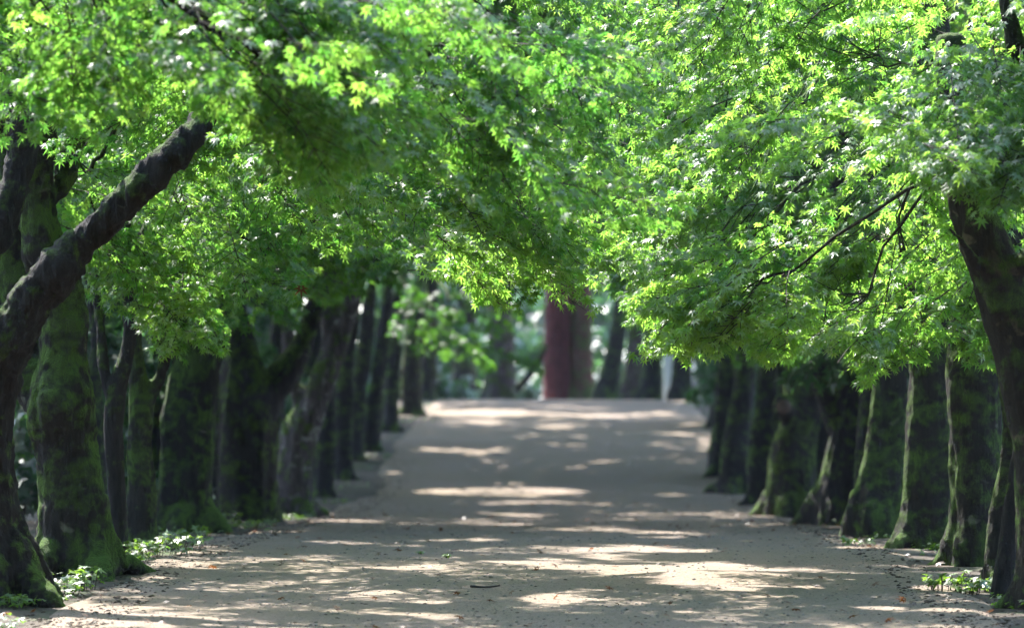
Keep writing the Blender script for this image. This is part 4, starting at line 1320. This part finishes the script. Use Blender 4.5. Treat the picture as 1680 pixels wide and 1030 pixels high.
# twig lying on the path
Y = gd(967)
p0 = at(772, 967, Y); p1 = at(820, 968, Y)
for q in (p0, p1):
    q[2] = gz(q[0], q[1])[0] + 0.006
c = smooth_chain([p0 + [0, 0, 0.004], p0 * 0.7 + p1 * 0.3 + [0, 0.02, 0], p0 * 0.35 + p1 * 0.65 + [0, -0.02, 0.002], p1 + [0, 0, 0.008]], 12)
v, f = tube(c, np.linspace(0.006, 0.004, 12), 6)
tw = thing('fallen_twig', p0, 'short dark twig lying alone on the sandy path', 'twig')
mesh_obj('stick', v, f, M['twig'], tw, True, p0)
def scatter(name, n, xfn, yr, smin, smax, mat, label, cat, seed, flat=0.55):
    r = np.random.default_rng(seed)
    y = yr[0] + (yr[1] - yr[0]) * r.random(n) ** 1.6
    x = xfn(r, y)
    z = gz(x, y)
    s = smin * (smax / smin) ** (r.random(n) ** 2.2)
    base = np.array([(1, 0, 0), (0, 1, 0), (-1, 0, 0), (0, -1, 0), (0, 0, 1), (0, 0, -1)], float)
    tri = np.array([(0, 1, 4), (1, 2, 4), (2, 3, 4), (3, 0, 4), (1, 0, 5), (2, 1, 5), (3, 2, 5), (0, 3, 5)])
    a = r.uniform(0, 6.28, n)
    v = base[None] * r.uniform(0.6, 1.3, (n, 6, 1))
    v[:, :, 2] *= flat
    vx = v[:, :, 0] * np.cos(a)[:, None] - v[:, :, 1] * np.sin(a)[:, None]
    vy = v[:, :, 0] * np.sin(a)[:, None] + v[:, :, 1] * np.cos(a)[:, None]
    V = np.stack([vx, vy, v[:, :, 2]], 2) * s[:, None, None] + np.stack([x, y, z + s * flat * 0.3], 1)[:, None]
    Fc = (tri[None] + (np.arange(n) * 6)[:, None, None]).reshape(-1, 3)
    o = mesh_obj(name, V.reshape(-1, 3), Fc.tolist(), mat, None, True)
    tag(o, label, cat, kind='stuff')
def on_path(r, y):
    return xc(y) + r.uniform(-2.1, 2.1, len(y))
def on_edge(r, y):
    return xc(y) + np.where(r.random(len(y)) < 0.5, -1, 1) * (1.75 + np.abs(r.normal(0, 0.32, len(y))))
c = Crown()
r = np.random.default_rng(43)
n = 5200
yy = 16.8 + 34 * r.random(n) ** 1.5
uu = np.where(r.random(n) < 0.62, -1, 1) * (2.12 + np.abs(r.normal(0, 0.42, n)))
xx = xc(yy) + uu
k = fnoise(np.stack([xx * 1.6, yy * 0.9, np.zeros(n)], 1), 21, 3) > 0.02
xx, yy = xx[k], yy[k]
c.leaves(np.stack([xx, yy, gz(xx, yy) + 0.012 + 0.045 * r.random(len(xx)) ** 2], 1), r.uniform(0, 6.28, len(xx)), 0.030, 3, 0.4, (8, 18), r)
A = c.arrays()
o = crown_mesh('ground_cover', A, np.ones(len(A[0]), bool), [], (M['leaf_weed'],), None, (0, 0, 0))
tag(o, 'thin low green seedlings scattered along both edges of the path', 'ground cover', kind='stuff')
c = Crown()
r = np.random.default_rng(41)
n = 420
yy = 16.5 + 26 * r.random(n) ** 1.6
uu = np.where(r.random(n) < 0.55, np.sign(r.uniform(-1, 1, n)) * r.uniform(1.5, 2.5, n), r.uniform(-1.6, 1.6, n))
xx = xc(yy) + uu
c.leaves(np.stack([xx, yy, gz(xx, yy) + 0.012], 1), r.uniform(0, 6.28, n), 0.045, 7, 0.5, (0, 14), r)
A = c.arrays()
o = crown_mesh('fallen_leaves', A, np.ones(n, bool), [], (M['leaf_dead'],), None, (0, 0, 0))
tag(o, 'withered brown maple leaves strewn over the path and its edges', 'litter', kind='stuff')
scatter('gravel', 9000, on_path, (16, 45), 0.003, 0.012, M['stone'], 'fine loose grit scattered over the sandy path', 'gravel', 1)
scatter('leaf_litter', 5200, on_edge, (16, 50), 0.005, 0.019, M['crumb'], 'dark crumbs of soil and litter along the path edges', 'litter', 2, 0.4)
scatter('debris', 2600, on_path, (16, 40), 0.004, 0.015, M['crumb'], 'dark specks of dead leaf strewn over the path', 'litter', 3, 0.3)

# ------------------------------------------------------------------ thin bluish forest air
v, f = box(0, 180, -4.2, 330, 452, 22.5, 0.01)
m, tt, out = newmat('forest_air')
pv = N(tt, 'ShaderNodeVolumePrincipled')
pv.inputs['Color'].default_value = (0.62, 0.78, 1.0, 1)
pv.inputs['Density'].default_value = 0.0004
pv.inputs['Anisotropy'].default_value = 0.3
tt.links.new(pv.outputs[0], out.inputs['Volume'])
hz = mesh_obj('haze', v, f, m, None, False)
tag(hz, 'thin bluish air filling the avenue', 'haze', kind='stuff')
